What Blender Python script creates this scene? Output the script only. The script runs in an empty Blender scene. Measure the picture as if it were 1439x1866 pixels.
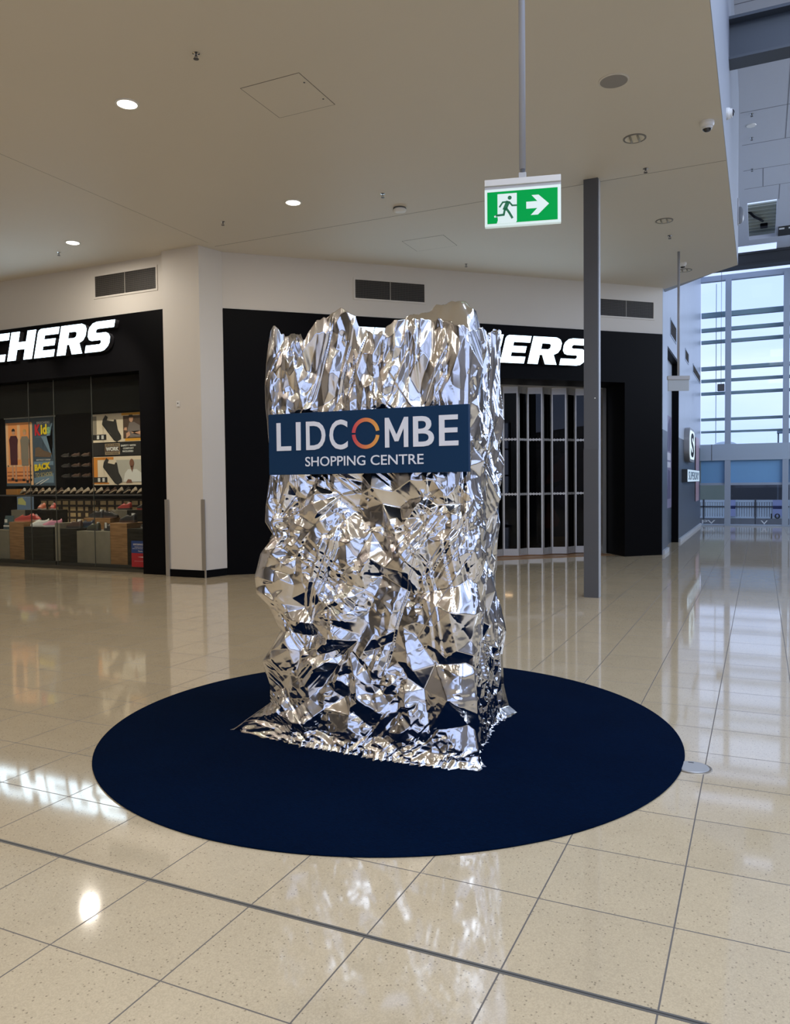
import bpy, bmesh, math, random
import numpy as np
from mathutils import Vector, Matrix
from mathutils.geometry import delaunay_2d_cdt

SC = bpy.context.scene
COL = SC.collection
rad = math.radians

# ------------------------------------------------------------------ camera
YAW, PITCH, ROLL, FPX, EYE = 0.435173420, -0.0371092847, -0.0107056558, 1431.5, 1.6234
cam_d = bpy.data.cameras.new('camera')
cam = bpy.data.objects.new('camera', cam_d)
COL.objects.link(cam)
_f = Vector((-math.sin(YAW) * math.cos(PITCH), math.cos(YAW) * math.cos(PITCH), math.sin(PITCH)))
_r = Vector((math.cos(YAW), math.sin(YAW), 0))
_u = _r.cross(_f)
_r2 = math.cos(ROLL) * _r + math.sin(ROLL) * _u
_u2 = -math.sin(ROLL) * _r + math.cos(ROLL) * _u
M = Matrix((_r2, _u2, -_f)).transposed().to_4x4()
M.translation = (0, 0, EYE)
cam.matrix_world = M
cam_d.sensor_fit = 'VERTICAL'
cam_d.sensor_height = 24.0
cam_d.lens = FPX / 1866 * 24.0
cam_d.clip_end = 400
SC.camera = cam

# ------------------------------------------------------------------ view, world and lights
SC.view_settings.view_transform = 'Standard'
SC.view_settings.look = 'None'
SC.view_settings.gamma = 1
SC.view_settings.use_curve_mapping = False
SC.view_settings.exposure = 0.0
SC.cycles.use_denoising = True
SC.cycles.max_bounces = 10
SC.cycles.diffuse_bounces = 5
SC.cycles.glossy_bounces = 6
SC.cycles.transparent_max_bounces = 16
SC.cycles.caustics_reflective = False
SC.cycles.caustics_refractive = False
SC.cycles.sample_clamp_indirect = 4.0

SKY_STRENGTH = 1.0
LAMP_W = 40.0
ROOF_W = 225.0
world = bpy.data.worlds.new('sky')
SC.world = world
world.use_nodes = True
nt = world.node_tree
bg = nt.nodes['Background']
tc = nt.nodes.new('ShaderNodeTexCoord')
mp = nt.nodes.new('ShaderNodeMapping'); mp.inputs['Scale'].default_value = (1.2, 1.2, 6.0)
nz = nt.nodes.new('ShaderNodeTexNoise'); nz.inputs['Scale'].default_value = 2.2; nz.inputs['Detail'].default_value = 5
rp = nt.nodes.new('ShaderNodeValToRGB')
rp.color_ramp.elements[0].position = 0.35; rp.color_ramp.elements[0].color = (0.70, 0.90, 1.45, 1)
rp.color_ramp.elements[1].position = 0.62; rp.color_ramp.elements[1].color = (0.93, 1.08, 1.60, 1)
nt.links.new(tc.outputs['Generated'], mp.inputs['Vector'])
nt.links.new(mp.outputs['Vector'], nz.inputs['Vector'])
nt.links.new(nz.outputs['Fac'], rp.inputs['Fac'])
nt.links.new(rp.outputs['Color'], bg.inputs['Color'])
bg.inputs['Strength'].default_value = SKY_STRENGTH


def lamp(name, loc, kind='AREA', watts=100, color=(1, 1, 1), size=0.2, size_y=None, rot=(0, 0, 0), spread=180, shape=None):
    d = bpy.data.lights.new(name, kind)
    d.energy = watts
    d.color = color
    if kind == 'AREA':
        d.shape = shape or ('RECTANGLE' if size_y else 'DISK')
        d.size = size
        if size_y:
            d.size_y = size_y
        d.spread = rad(spread)
    elif kind == 'SPOT':
        d.spot_size = rad(spread); d.spot_blend = 0.6; d.shadow_soft_size = size
    o = bpy.data.objects.new(name, d)
    o.location = loc
    o.rotation_euler = rot
    COL.objects.link(o)
    return o


WARM = (1.0, 0.905, 0.79)
COOL = (0.80, 0.90, 1.0)
# daylight coming down through the glazed atrium roof
for k, y in enumerate((-8.5, -3.5, 1.5, 6.5)):
    lamp('roof_daylight', (2.6, y, 9.2), 'AREA', ROOF_W, COOL, 4.2, 3.0)
# added area lamp, out of view opposite, to brighten the upper right wall
lamp('right_wall_fill', (7.6, 22.0, 6.5), 'AREA', 520, COOL, 12.0, 3.4, rot=(rad(90), 0, rad(90)))
# added spots without fittings, brightening the posters in the left shop window
for x in (-13.6, -11.4):
    lamp('window_fill_spot', (x + 0.3, 8.2, 5.65), 'SPOT', 430, (1.0, 0.90, 0.78), 0.06, rot=(rad(50), 0, rad(2)), spread=44)
# the ceiling lamps of the low mall ceiling behind and beside the camera
for x in (-15.4, -10.55, -6.22, -2.2):
    for y in (-3.35, 0.0, 3.3):
        if x == -2.2 and y > 2:
            continue
        lamp('ceiling_lamp', (x, y, 5.72), 'AREA', LAMP_W, WARM, 0.22)
# ------------------------------------------------------------------ materials
MATS = {}


def mat(name, color, rough=0.5, metal=0.0, emit=None, strength=1.0, spec=0.5, coat=0.0, noise=0.0, nscale=8.0, bump=0.0, bscale=200.0):
    if name in MATS:
        return MATS[name]
    m = bpy.data.materials.new(name)
    m.use_nodes = True
    t = m.node_tree
    b = t.nodes['Principled BSDF']
    b.inputs['Base Color'].default_value = (*color, 1)
    b.inputs['Roughness'].default_value = rough
    b.inputs['Metallic'].default_value = metal
    b.inputs['Specular IOR Level'].default_value = spec
    b.inputs['Coat Weight'].default_value = coat
    if emit:
        b.inputs['Emission Color'].default_value = (*emit, 1)
        b.inputs['Emission Strength'].default_value = strength
    if noise or bump:
        g = t.nodes.new('ShaderNodeNewGeometry')
        n = t.nodes.new('ShaderNodeTexNoise')
        n.inputs['Scale'].default_value = nscale
        n.inputs['Detail'].default_value = 6
        t.links.new(g.outputs['Position'], n.inputs['Vector'])
        if noise:
            r = t.nodes.new('ShaderNodeMapRange')
            r.inputs['To Min'].default_value = 1 - noise
            r.inputs['To Max'].default_value = 1 + noise
            mx = t.nodes.new('ShaderNodeVectorMath'); mx.operation = 'SCALE'
            mx.inputs[0].default_value = color
            t.links.new(n.outputs['Fac'], r.inputs['Value'])
            t.links.new(r.outputs['Result'], mx.inputs['Scale'])
            t.links.new(mx.outputs['Vector'], b.inputs['Base Color'])
        if bump:
            n2 = t.nodes.new('ShaderNodeTexNoise'); n2.inputs['Scale'].default_value = bscale
            t.links.new(g.outputs['Position'], n2.inputs['Vector'])
            bp = t.nodes.new('ShaderNodeBump'); bp.inputs['Strength'].default_value = bump; bp.inputs['Distance'].default_value = 0.01
            t.links.new(n2.outputs['Fac'], bp.inputs['Height'])
            t.links.new(bp.outputs['Normal'], b.inputs['Normal'])
    MATS[name] = m
    return m


TILE_OX, TILE_OY, TILE = -2.7737, 2.4509, 0.5


def floor_material():
    m = bpy.data.materials.new('polished_terrazzo_tiles')
    m.use_nodes = True
    t = m.node_tree; N = t.nodes; L = t.links
    b = N['Principled BSDF']
    g = N.new('ShaderNodeNewGeometry')
    sep = N.new('ShaderNodeSeparateXYZ')
    L.new(g.outputs['Position'], sep.inputs[0])

    def math_(op, a, bv=None, c=None):
        n = N.new('ShaderNodeMath'); n.operation = op
        for i, v in enumerate((a, bv, c)):
            if v is None:
                continue
            if isinstance(v, (int, float)):
                n.inputs[i].default_value = v
            else:
                L.new(v, n.inputs[i])
        return n.outputs[0]
    cells = []; dist = []
    for i, o in ((0, TILE_OX), (1, TILE_OY)):
        u = math_('DIVIDE', math_('SUBTRACT', sep.outputs[i], o), TILE)
        cells.append(math_('FLOOR', u))
        fr = math_('FRACT', u)
        dist.append(math_('MULTIPLY', math_('MINIMUM', fr, math_('SUBTRACT', 1.0, fr)), TILE))
    grout = math_('MAXIMUM', math_('LESS_THAN', dist[0], 0.0030), math_('LESS_THAN', dist[1], 0.0029))
    comb = N.new('ShaderNodeCombineXYZ'); L.new(cells[0], comb.inputs[0]); L.new(cells[1], comb.inputs[1])
    wn = N.new('ShaderNodeTexWhiteNoise'); L.new(comb.outputs[0], wn.inputs['Vector'])
    # broad cloudy variation plus grains of stone
    n1 = N.new('ShaderNodeTexNoise'); n1.inputs['Scale'].default_value = 5; n1.inputs['Detail'].default_value = 5
    L.new(g.outputs['Position'], n1.inputs['Vector'])
    v1 = N.new('ShaderNodeTexVoronoi'); v1.inputs['Scale'].default_value = 95
    L.new(g.outputs['Position'], v1.inputs['Vector'])
    vs = N.new('ShaderNodeSeparateColor'); L.new(v1.outputs['Color'], vs.inputs[0])
    dark = math_('MULTIPLY', math_('GREATER_THAN', vs.outputs[0], 0.90), math_('LESS_THAN', v1.outputs['Distance'], 0.34))
    v2 = N.new('ShaderNodeTexVoronoi'); v2.inputs['Scale'].default_value = 210
    L.new(g.outputs['Position'], v2.inputs['Vector'])
    vs2 = N.new('ShaderNodeSeparateColor'); L.new(v2.outputs['Color'], vs2.inputs[0])
    val = math_('ADD', 0.90, math_('MULTIPLY', n1.outputs['Fac'], 0.14))
    val = math_('ADD', val, math_('MULTIPLY', wn.outputs['Value'], 0.06))
    val = math_('ADD', val, math_('MULTIPLY', math_('SUBTRACT', vs2.outputs[1], 0.5), 0.16))
    val = math_('MULTIPLY', val, math_('SUBTRACT', 1.0, math_('MULTIPLY', dark, 0.42)))
    sc = N.new('ShaderNodeVectorMath'); sc.operation = 'SCALE'
    sc.inputs[0].default_value = (0.545, 0.448, 0.298)
    L.new(val, sc.inputs['Scale'])
    mx = N.new('ShaderNodeMix'); mx.data_type = 'RGBA'
    L.new(grout, mx.inputs['Factor']); L.new(sc.outputs[0], mx.inputs['A'])
    mx.inputs['B'].default_value = (0.10, 0.085, 0.07, 1)
    L.new(mx.outputs['Result'], b.inputs['Base Color'])
    ro = math_('ADD', math_('MULTIPLY', grout, 0.5), math_('ADD', 0.042, math_('MULTIPLY', n1.outputs['Fac'], 0.03)))
    L.new(ro, b.inputs['Roughness'])
    b.inputs['IOR'].default_value = 1.98
    bp = N.new('ShaderNodeBump'); bp.inputs['Strength'].default_value = 0.25; bp.inputs['Distance'].default_value = 0.002; bp.invert = True
    L.new(grout, bp.inputs['Height']); L.new(bp.outputs['Normal'], b.inputs['Normal'])
    return m


def glass_material(name, tint=(1, 1, 1), ior=1.5, rough=0.0, extra=0.0):
    """thin pane: clear transmission plus a Fresnel reflection"""
    m = bpy.data.materials.new(name); m.use_nodes = True
    t = m.node_tree; N = t.nodes; L = t.links
    N.remove(N['Principled BSDF'])
    out = N['Material Output']
    tr = N.new('ShaderNodeBsdfTransparent'); tr.inputs[0].default_value = (*tint, 1)
    gl = N.new('ShaderNodeBsdfGlossy'); gl.inputs['Roughness'].default_value = rough
    lw = N.new('ShaderNodeLayerWeight')
    pw = N.new('ShaderNodeMath'); pw.operation = 'POWER'; pw.inputs[1].default_value = 5.0
    f0 = ((ior - 1) / (ior + 1)) ** 2
    ad = N.new('ShaderNodeMath'); ad.operation = 'MULTIPLY_ADD'; ad.inputs[1].default_value = 1 - f0; ad.inputs[2].default_value = f0 + extra; ad.use_clamp = True
    L.new(lw.outputs['Facing'], pw.inputs[0])
    mx = N.new('ShaderNodeMixShader')
    L.new(pw.outputs[0], ad.inputs[0]); L.new(ad.outputs[0], mx.inputs[0]); L.new(tr.outputs[0], mx.inputs[1]); L.new(gl.outputs[0], mx.inputs[2])
    L.new(mx.outputs[0], out.inputs['Surface'])
    return m


def wood_material(name, c1, c2, scale=(3, 3, 40), spec=0.4):
    m = bpy.data.materials.new(name); m.use_nodes = True
    t = m.node_tree; N = t.nodes; L = t.links
    b = N['Principled BSDF']; b.inputs['Roughness'].default_value = 0.45; b.inputs['Specular IOR Level'].default_value = spec
    g = N.new('ShaderNodeNewGeometry'); mp_ = N.new('ShaderNodeMapping'); mp_.inputs['Scale'].default_value = scale
    n = N.new('ShaderNodeTexNoise'); n.inputs['Scale'].default_value = 1.0; n.inputs['Detail'].default_value = 6
    r = N.new('ShaderNodeValToRGB')
    r.color_ramp.elements[0].position = 0.35; r.color_ramp.elements[0].color = (*c1, 1)
    r.color_ramp.elements[1].position = 0.65; r.color_ramp.elements[1].color = (*c2, 1)
    L.new(g.outputs['Position'], mp_.inputs[0]); L.new(mp_.outputs[0], n.inputs['Vector']); L.new(n.outputs['Fac'], r.inputs[0])
    L.new(r.outputs[0], b.inputs['Base Color'])
    return m


FLOOR_M = floor_material()
GLASS = glass_material('shop_window_glass', (0.95, 0.97, 0.96), 1.28)
DOOR_GLASS = glass_material('dark_door_glass', (0.40, 0.41, 0.43), 1.38)
CURTAIN_GLASS = glass_material('curtain_wall_glass', (0.96, 0.99, 0.99), 1.25)
WOOD = wood_material('brown_oak_veneer', (0.20, 0.10, 0.035), (0.32, 0.17, 0.07))
DARKWOOD = wood_material('black_stained_veneer', (0.010, 0.009, 0.006), (0.026, 0.024, 0.017), (2, 2, 26), 0.12)
PAINT = mat('warm_white_paint', (0.68, 0.645, 0.585), 0.55, noise=0.02, nscale=1.5)
CEIL = mat('ceiling_paint', (0.70, 0.665, 0.60), 0.6, noise=0.02, nscale=0.8)
COOLPAINT = mat('pale_grey_paint', (0.36, 0.395, 0.45), 0.5, noise=0.02)
ATRIUMCEIL = mat('atrium_ceiling_board', (0.50, 0.53, 0.60), 0.6, noise=0.02)
BLACK = mat('matt_black_panel', (0.0022, 0.0022, 0.003), 0.5, spec=0.08)
VOID = mat('black_shop_fitting', (0.0015, 0.0015, 0.0017), 0.9, spec=0.02)
LINE = mat('dark_joint', (0.16, 0.15, 0.135), 0.8)
STEEL = mat('brushed_steel', (0.55, 0.54, 0.52), 0.32, 1.0)
ALU = mat('satin_aluminium', (0.62, 0.61, 0.59), 0.42, 0.7)
GREY = mat('dark_grey_steel_paint', (0.088, 0.093, 0.104), 0.42)
GREY2 = mat('darker_grey_steel_paint', (0.078, 0.080, 0.088), 0.40)
BEAM = mat('blue_grey_steel_paint', (0.055, 0.07, 0.092), 0.45)
DKBEAM = mat('charcoal_steel_paint', (0.028, 0.031, 0.036), 0.5)
ROD = mat('grey_rod_paint', (0.36, 0.37, 0.40), 0.4)
WHITE = mat('white_plastic', (0.78, 0.78, 0.76), 0.4)
LTGREY = mat('light_grey_plastic', (0.52, 0.53, 0.55), 0.4)
SMOKED = mat('smoked_dome', (0.008, 0.008, 0.012), 0.05, spec=0.8)
CHROME = mat('chrome', (0.8, 0.8, 0.8), 0.12, 1.0)
MESHGREY = mat('speaker_mesh', (0.30, 0.29, 0.285), 0.7)
SILVER = mat('pale_reflector', (0.80, 0.76, 0.66), 0.3)
NAVY = mat('navy_sign_board', (0.005, 0.031, 0.083), 0.55, spec=0.15)
SIGNWHITE = mat('white_sign_lettering', (0.74, 0.76, 0.82), 0.5)
LED = mat('lit_white_sign_face', (0.8, 0.95, 1.0), 0.4, emit=(0.52, 0.70, 0.85), strength=5.0)
LAMPFACE = mat('lit_lamp_diffuser', (1, 0.97, 0.9), 0.4, emit=(1.0, 0.95, 0.84), strength=7.0)
EXITGREEN = mat('lit_exit_green', (0.0, 0.10, 0.02), 0.4, emit=(0.0, 0.34, 0.065), strength=0.8, spec=0.05)
EXITWHITE = mat('lit_exit_white', (0.4, 0.45, 0.43), 0.4, emit=(0.70, 0.84, 0.84), strength=0.62)
GRILLE = mat('vent_grille_dark', (0.020, 0.018, 0.015), 0.6)
CONCRETE = mat('concrete_laminate', (0.21, 0.185, 0.135), 0.65, spec=0.2, noise=0.25, nscale=5)
CREAM = mat('cream_box_label', (0.52, 0.40, 0.22), 0.6, noise=0.3, nscale=30)
BOXDARK = mat('brown_shoe_box', (0.035, 0.022, 0.014), 0.6)
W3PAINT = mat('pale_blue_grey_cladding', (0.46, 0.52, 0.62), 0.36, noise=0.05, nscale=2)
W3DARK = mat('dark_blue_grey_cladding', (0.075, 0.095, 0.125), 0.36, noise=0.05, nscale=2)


def foil_material():
    m = bpy.data.materials.new('silver_foil'); m.use_nodes = True
    b = m.node_tree.nodes['Principled BSDF']
    b.inputs['Base Color'].default_value = (0.80, 0.80, 0.815, 1)
    b.inputs['Metallic'].default_value = 1.0
    b.inputs['Roughness'].default_value = 0.125
    return m


def carpet_material():
    m = bpy.data.materials.new('navy_carpet_pile'); m.use_nodes = True
    t = m.node_tree; N = t.nodes; L = t.links
    b = N['Principled BSDF']; b.inputs['Roughness'].default_value = 0.95
    b.inputs['Specular IOR Level'].default_value = 0.03
    b.inputs['Sheen Weight'].default_value = 0.0
    b.inputs['Sheen Tint'].default_value = (0.3, 0.5, 0.9, 1)
    g = N.new('ShaderNodeNewGeometry')
    mp_ = N.new('ShaderNodeMapping'); mp_.inputs['Scale'].default_value = (60, 380, 60)
    n = N.new('ShaderNodeTexNoise'); n.inputs['Scale'].default_value = 1.0; n.inputs['Detail'].default_value = 3
    n2 = N.new('ShaderNodeTexNoise'); n2.inputs['Scale'].default_value = 2.0
    L.new(g.outputs['Position'], mp_.inputs[0]); L.new(mp_.outputs[0], n.inputs['Vector']); L.new(g.outputs['Position'], n2.inputs['Vector'])
    a = N.new('ShaderNodeMath'); a.operation = 'MULTIPLY_ADD'; a.inputs[1].default_value = 0.25
    L.new(n2.outputs['Fac'], a.inputs[0]); L.new(n.outputs['Fac'], a.inputs[2])
    r = N.new('ShaderNodeValToRGB')
    r.color_ramp.elements[0].position = 0.4; r.color_ramp.elements[0].color = (0.0001, 0.0027, 0.0115, 1)
    r.color_ramp.elements[1].position = 0.85; r.color_ramp.elements[1].color = (0.0003, 0.0066, 0.027, 1)
    L.new(a.outputs[0], r.inputs[0]); L.new(r.outputs[0], b.inputs['Base Color'])
    bp = N.new('ShaderNodeBump'); bp.inputs['Strength'].default_value = 0.5; bp.inputs['Distance'].default_value = 0.004
    L.new(n.outputs['Fac'], bp.inputs['Height']); L.new(bp.outputs['Normal'], b.inputs['Normal'])
    return m


FOIL = foil_material()
CARPET = carpet_material()

# ------------------------------------------------------------------ helpers


def tag(o, label=None, cat=None, group=None, kind=None):
    if label:
        o['label'] = label
    if cat:
        o['category'] = cat
    if group:
        o['group'] = group
    if kind:
        o['kind'] = kind
    return o


def empty(name, loc=(0, 0, 0), rz=0.0):
    o = bpy.data.objects.new(name, None)
    o.empty_display_size = 0.1
    o.location = loc; o.rotation_euler = (0, 0, rz)
    COL.objects.link(o)
    return o


def thing(name, label, cat, loc=(0, 0, 0), rz=0.0, group=None):
    return tag(empty(name, loc, rz), label, cat, group)


def obj(name, bm, material, parent=None, loc=None, rz=None, smooth=False):
    me = bpy.data.meshes.new(name)
    if isinstance(bm, bmesh.types.BMesh):
        bmesh.ops.recalc_face_normals(bm, faces=bm.faces)
        bm.to_mesh(me); bm.free()
    else:
        me = bm
    mats = material if isinstance(material, (list, tuple)) else [material]
    for m in mats:
        me.materials.append(m)
    if smooth:
        for p in me.polygons:
            p.use_smooth = True
    o = bpy.data.objects.new(name, me)
    COL.objects.link(o)
    if parent:
        o.parent = parent
    if loc:
        o.location = loc
    if rz is not None:
        o.rotation_euler = (0, 0, rz)
    return o


def struct(name, bm, material, parent=None, **k):
    o = obj(name, bm, material, parent, **k)
    if parent is None:
        o['kind'] = 'structure'
    return o


def bm_new():
    return bmesh.new()


def box(bm, x0, x1, y0, y1, z0, z1, bevel=0.0, mi=0):
    v = [bm.verts.new(p) for p in ((x0, y0, z0), (x1, y0, z0), (x1, y1, z0), (x0, y1, z0), (x0, y0, z1), (x1, y0, z1), (x1, y1, z1), (x0, y1, z1))]
    fs = [bm.faces.new([v[i] for i in q]) for q in ((0, 3, 2, 1), (4, 5, 6, 7), (0, 1, 5, 4), (1, 2, 6, 5), (2, 3, 7, 6), (3, 0, 4, 7))]
    for f in fs:
        f.material_index = mi
    if bevel:
        es = list({e for f in fs for e in f.edges})
        bmesh.ops.bevel(bm, geom=es, offset=bevel, segments=2, affect='EDGES', profile=0.5)
    return bm


def bx(x0, x1, y0, y1, z0, z1, bevel=0.0):
    return box(bmesh.new(), x0, x1, y0, y1, z0, z1, bevel)


def prism(bm, poly, z0, z1, mi=0):
    a = [bm.verts.new((p[0], p[1], z0)) for p in poly]
    b = [bm.verts.new((p[0], p[1], z1)) for p in poly]
    n = len(poly)
    fs = [bm.faces.new(a[::-1]), bm.faces.new(b)]
    for i in range(n):
        fs.append(bm.faces.new((a[i], a[(i + 1) % n], b[(i + 1) % n], b[i])))
    for f in fs:
        f.material_index = mi
    return bm


def slab_xz(bm, poly, y0, y1, mi=0):
    """a polygon drawn in X,Z with thickness from y0 (front) to y1"""
    a = [bm.verts.new((p[0], y0, p[1])) for p in poly]
    b = [bm.verts.new((p[0], y1, p[1])) for p in poly]
    n = len(poly)
    fs = [bm.faces.new(a), bm.faces.new(b[::-1])]
    for i in range(n):
        fs.append(bm.faces.new((a[i], b[i], b[(i + 1) % n], a[(i + 1) % n])))
    for f in fs:
        f.material_index = mi
    return bm


def tube(bm, pts, r, seg=10, cap=True):
    pts = [Vector(p) for p in pts]
    rs = r if isinstance(r, (list, tuple)) else [r] * len(pts)
    rings = []
    for i, p in enumerate(pts):
        d = (pts[min(i + 1, len(pts) - 1)] - pts[max(i - 1, 0)]).normalized()
        a = d.orthogonal().normalized(); b = d.cross(a)
        rings.append([bm.verts.new(p + rs[i] * (math.cos(t) * a + math.sin(t) * b)) for t in [2 * math.pi * k / seg for k in range(seg)]])
    for i in range(len(rings) - 1):
        # match ring starts to avoid twisting
        for k in range(seg):
            bm.faces.new((rings[i][k], rings[i][(k + 1) % seg], rings[i + 1][(k + 1) % seg], rings[i + 1][k]))
    if cap:
        bm.faces.new(rings[0][::-1]); bm.faces.new(rings[-1])
    return bm


def lathe(bm, prof, seg=32, center=(0, 0, 0), mi=0):
    """revolve (radius, z) pairs about the vertical axis"""
    cx, cy, cz = center
    rings = []
    for r, z in prof:
        if r < 1e-6:
            rings.append([bm.verts.new((cx, cy, cz + z))])
        else:
            rings.append([bm.verts.new((cx + r * math.cos(2 * math.pi * k / seg), cy + r * math.sin(2 * math.pi * k / seg), cz + z)) for k in range(seg)])
    for a, b in zip(rings, rings[1:]):
        for k in range(seg):
            q = [a[k % len(a)], a[(k + 1) % len(a)], b[(k + 1) % len(b)], b[k % len(b)]]
            q = list(dict.fromkeys(q))
            if len(q) > 2:
                bm.faces.new(q).material_index = mi
    for ring, pr in ((rings[0], prof[0]), (rings[-1], prof[-1])):
        if len(ring) > 1:
            pass
    return bm


def curve_mesh(polys, depth, name='glyph'):
    """closed outlines in X,Z (holes allowed) to a solid mesh standing in XZ, front at y=-depth"""
    cu = bpy.data.curves.new(name, 'CURVE'); cu.dimensions = '2D'; cu.fill_mode = 'BOTH'; cu.extrude = depth / 2
    for poly in polys:
        s = cu.splines.new('POLY'); s.points.add(len(poly) - 1)
        for i, p in enumerate(poly):
            s.points[i].co = (p[0], p[1], 0, 1)
        s.use_cyclic_u = True
    o = bpy.data.objects.new(name, cu); COL.objects.link(o)
    me = bpy.data.meshes.new_from_object(o.evaluated_get(bpy.context.evaluated_depsgraph_get()))
    bpy.data.objects.remove(o); bpy.data.curves.remove(cu)
    me.transform(Matrix(((1, 0, 0, 0), (0, 0, -1, -depth / 2), (0, 1, 0, 0), (0, 0, 0, 1))))
    return me


_TXT = {}


def text_mesh(body, depth=0.004, weight=0.0, spacing=1.0):
    key = (body, depth, weight, spacing)
    cu = bpy.data.curves.new('text', 'FONT'); cu.body = body; cu.extrude = depth / 2; cu.offset = weight; cu.space_character = spacing
    cu.resolution_u = 4
    o = bpy.data.objects.new('text', cu); COL.objects.link(o)
    me = bpy.data.meshes.new_from_object(o.evaluated_get(bpy.context.evaluated_depsgraph_get()))
    bpy.data.objects.remove(o); bpy.data.curves.remove(cu)
    me.transform(Matrix(((1, 0, 0, 0), (0, 0, -1, 0), (0, 1, 0, 0), (0, 0, 0, 1))))
    return me


def text_fit(name, body, x0, x1, z0, z1, y, material, parent=None, depth=0.004, weight=0.0, shear=0.0, rise=0.0):
    """lettering stretched to the rectangle x0..x1, z0..z1, its front at y"""
    me = text_mesh(body, 0.004, weight)
    co = np.empty(len(me.vertices) * 3); me.vertices.foreach_get('co', co); co = co.reshape(-1, 3)
    lo, hi = co.min(0), co.max(0)
    fx = (co[:, 0] - lo[0]) / (hi[0] - lo[0]); fz = (co[:, 2] - lo[2]) / (hi[2] - lo[2]); fy = (co[:, 1] - lo[1]) / (hi[1] - lo[1])
    co[:, 0] = x0 + fx * (x1 - x0) + shear * fz * (z1 - z0); co[:, 2] = z0 + fz * (z1 - z0) + rise * fx; co[:, 1] = y + fy * depth
    me.vertices.foreach_set('co', co.ravel()); me.update()
    return obj(name, me, material, parent)


def copy_tree(o, parent=None):
    c = o.copy(); COL.objects.link(c)
    if parent:
        c.parent = parent
    for ch in list(o.children):
        copy_tree(ch, c)
    return c


ORD = ['first', 'second', 'third', 'fourth', 'fifth', 'sixth', 'seventh', 'eighth', 'ninth', 'tenth', 'eleventh', 'twelfth', 'thirteenth',
       'fourteenth', 'fifteenth', 'sixteenth', 'seventeenth', 'eighteenth', 'nineteenth', 'twentieth', 'twenty-first', 'twenty-second', 'twenty-third', 'twenty-fourth']
PI = math.pi
ZC = 5.74       # low ceiling
ZB = 4.77       # top of the black shop fronts
ZA = 9.0        # atrium ceiling
S2 = Vector((-8.675, 11.467)); E2 = Vector((-1.923, 17.861))
D2 = (E2 - S2).normalized(); N2 = Vector((-D2.y, D2.x))
ANG2 = math.atan2(D2.y, D2.x)
XR = -1.92      # plane of the right-hand wall
YG = 29.7       # plane of the far glazing


def w2p(u, o):
    p = S2 + D2 * u + N2 * o
    return (p.x, p.y)


# ------------------------------------------------------------------ the shell
struct('floor', bx(-21, 8, -13, YG + 0.3, -0.12, 0), FLOOR_M)
bm = bm_new(); box(bm, -21, 8, TILE_OY - 0.011, TILE_OY + 0.011, -0.01, 0.0012)
o = struct('trim_1', bm, mat('expansion_joint_metal', (0.16, 0.155, 0.14), 0.45, 0.4))
bm = bm_new(); box(bm, -21, 8, TILE_OY - 0.0025, TILE_OY + 0.0025, -0.01, 0.0018)
struct('joint_seam', bm, mat('joint_rubber', (0.04, 0.038, 0.035), 0.7), o)

bm = bm_new()
prism(bm, [(-21, -13), (-0.42, -13), (-0.42, 16.65), (-1.93, 18.03), (-2.35, 18.03), (-2.35, 18.6), (-21, 18.6)], ZC, ZC + 0.14)
ceil = struct('ceiling', bm, CEIL)
bm = bm_new()
box(bm, -8.57, -0.425, 11.165, 11.172, ZC - 0.0015, ZC + 0.01)
box(bm, -8.545, -8.54, 5.0, 10.95, ZC - 0.0008, ZC + 0.01)
struct('control_joint', bm, LINE, ceil)
# bulkhead upstand facing the atrium
bm = bm_new(); prism(bm, [(-0.56, -13), (-0.414, -13), (-0.414, 16.653), (-1.918, 18.03), (-1.918, 18.3), (-0.56, 16.72)], ZC + 0.002, ZA)
struct('wall_bulkhead', bm, COOLPAINT)
# left shop front upper wall, white pier, chamfer upper wall
struct('wall_left', bx(-21, -9.55, 11.14, 11.34, ZB, ZC), PAINT)
bm = bm_new(); prism(bm, [(-9.586, 10.98), (-8.78, 10.98), (-8.66, 11.47), (-8.80, 11.60), (-9.586, 11.60)], 0.13, ZC)
struct('wall_pier', bm, PAINT)
bm = bm_new(); prism(bm, [(-9.58, 10.97), (-8.775, 10.97), (-8.655, 11.465), (-8.80, 11.59), (-9.58, 11.59)], 0, 0.13)
struct('baseboard_pier', bm, BLACK)
bm = bm_new()
prism(bm, [w2p(0, 0), w2p(9.30, 0), w2p(9.30, 0.2), w2p(0, 0.2)], ZB - 0.02, ZC)
struct('wall_chamfer', bm, PAINT)
# black shop front of the chamfered corner: two flanks, fascia, recess
bm = bm_new()
U0, U1, RD = 0.95, 8.34, 0.93
prism(bm, [w2p(0.02, -0.015), w2p(U0, -0.015), w2p(U0, RD + 0.25), w2p(0.02, RD + 0.25)], 0, 3.69)
prism(bm, [w2p(U1, -0.015), w2p(9.28, -0.015), w2p(9.28, RD + 0.25), w2p(8.49, RD + 0.25), w2p(8.49, RD - 0.1)], 0, 3.69)
prism(bm, [w2p(0.02, -0.015), w2p(9.28, -0.015), w2p(9.28, RD + 0.25), w2p(0.02, RD + 0.25)], 3.69, ZB - 0.02)
struct('wall_shopfront', bm, BLACK)
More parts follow.
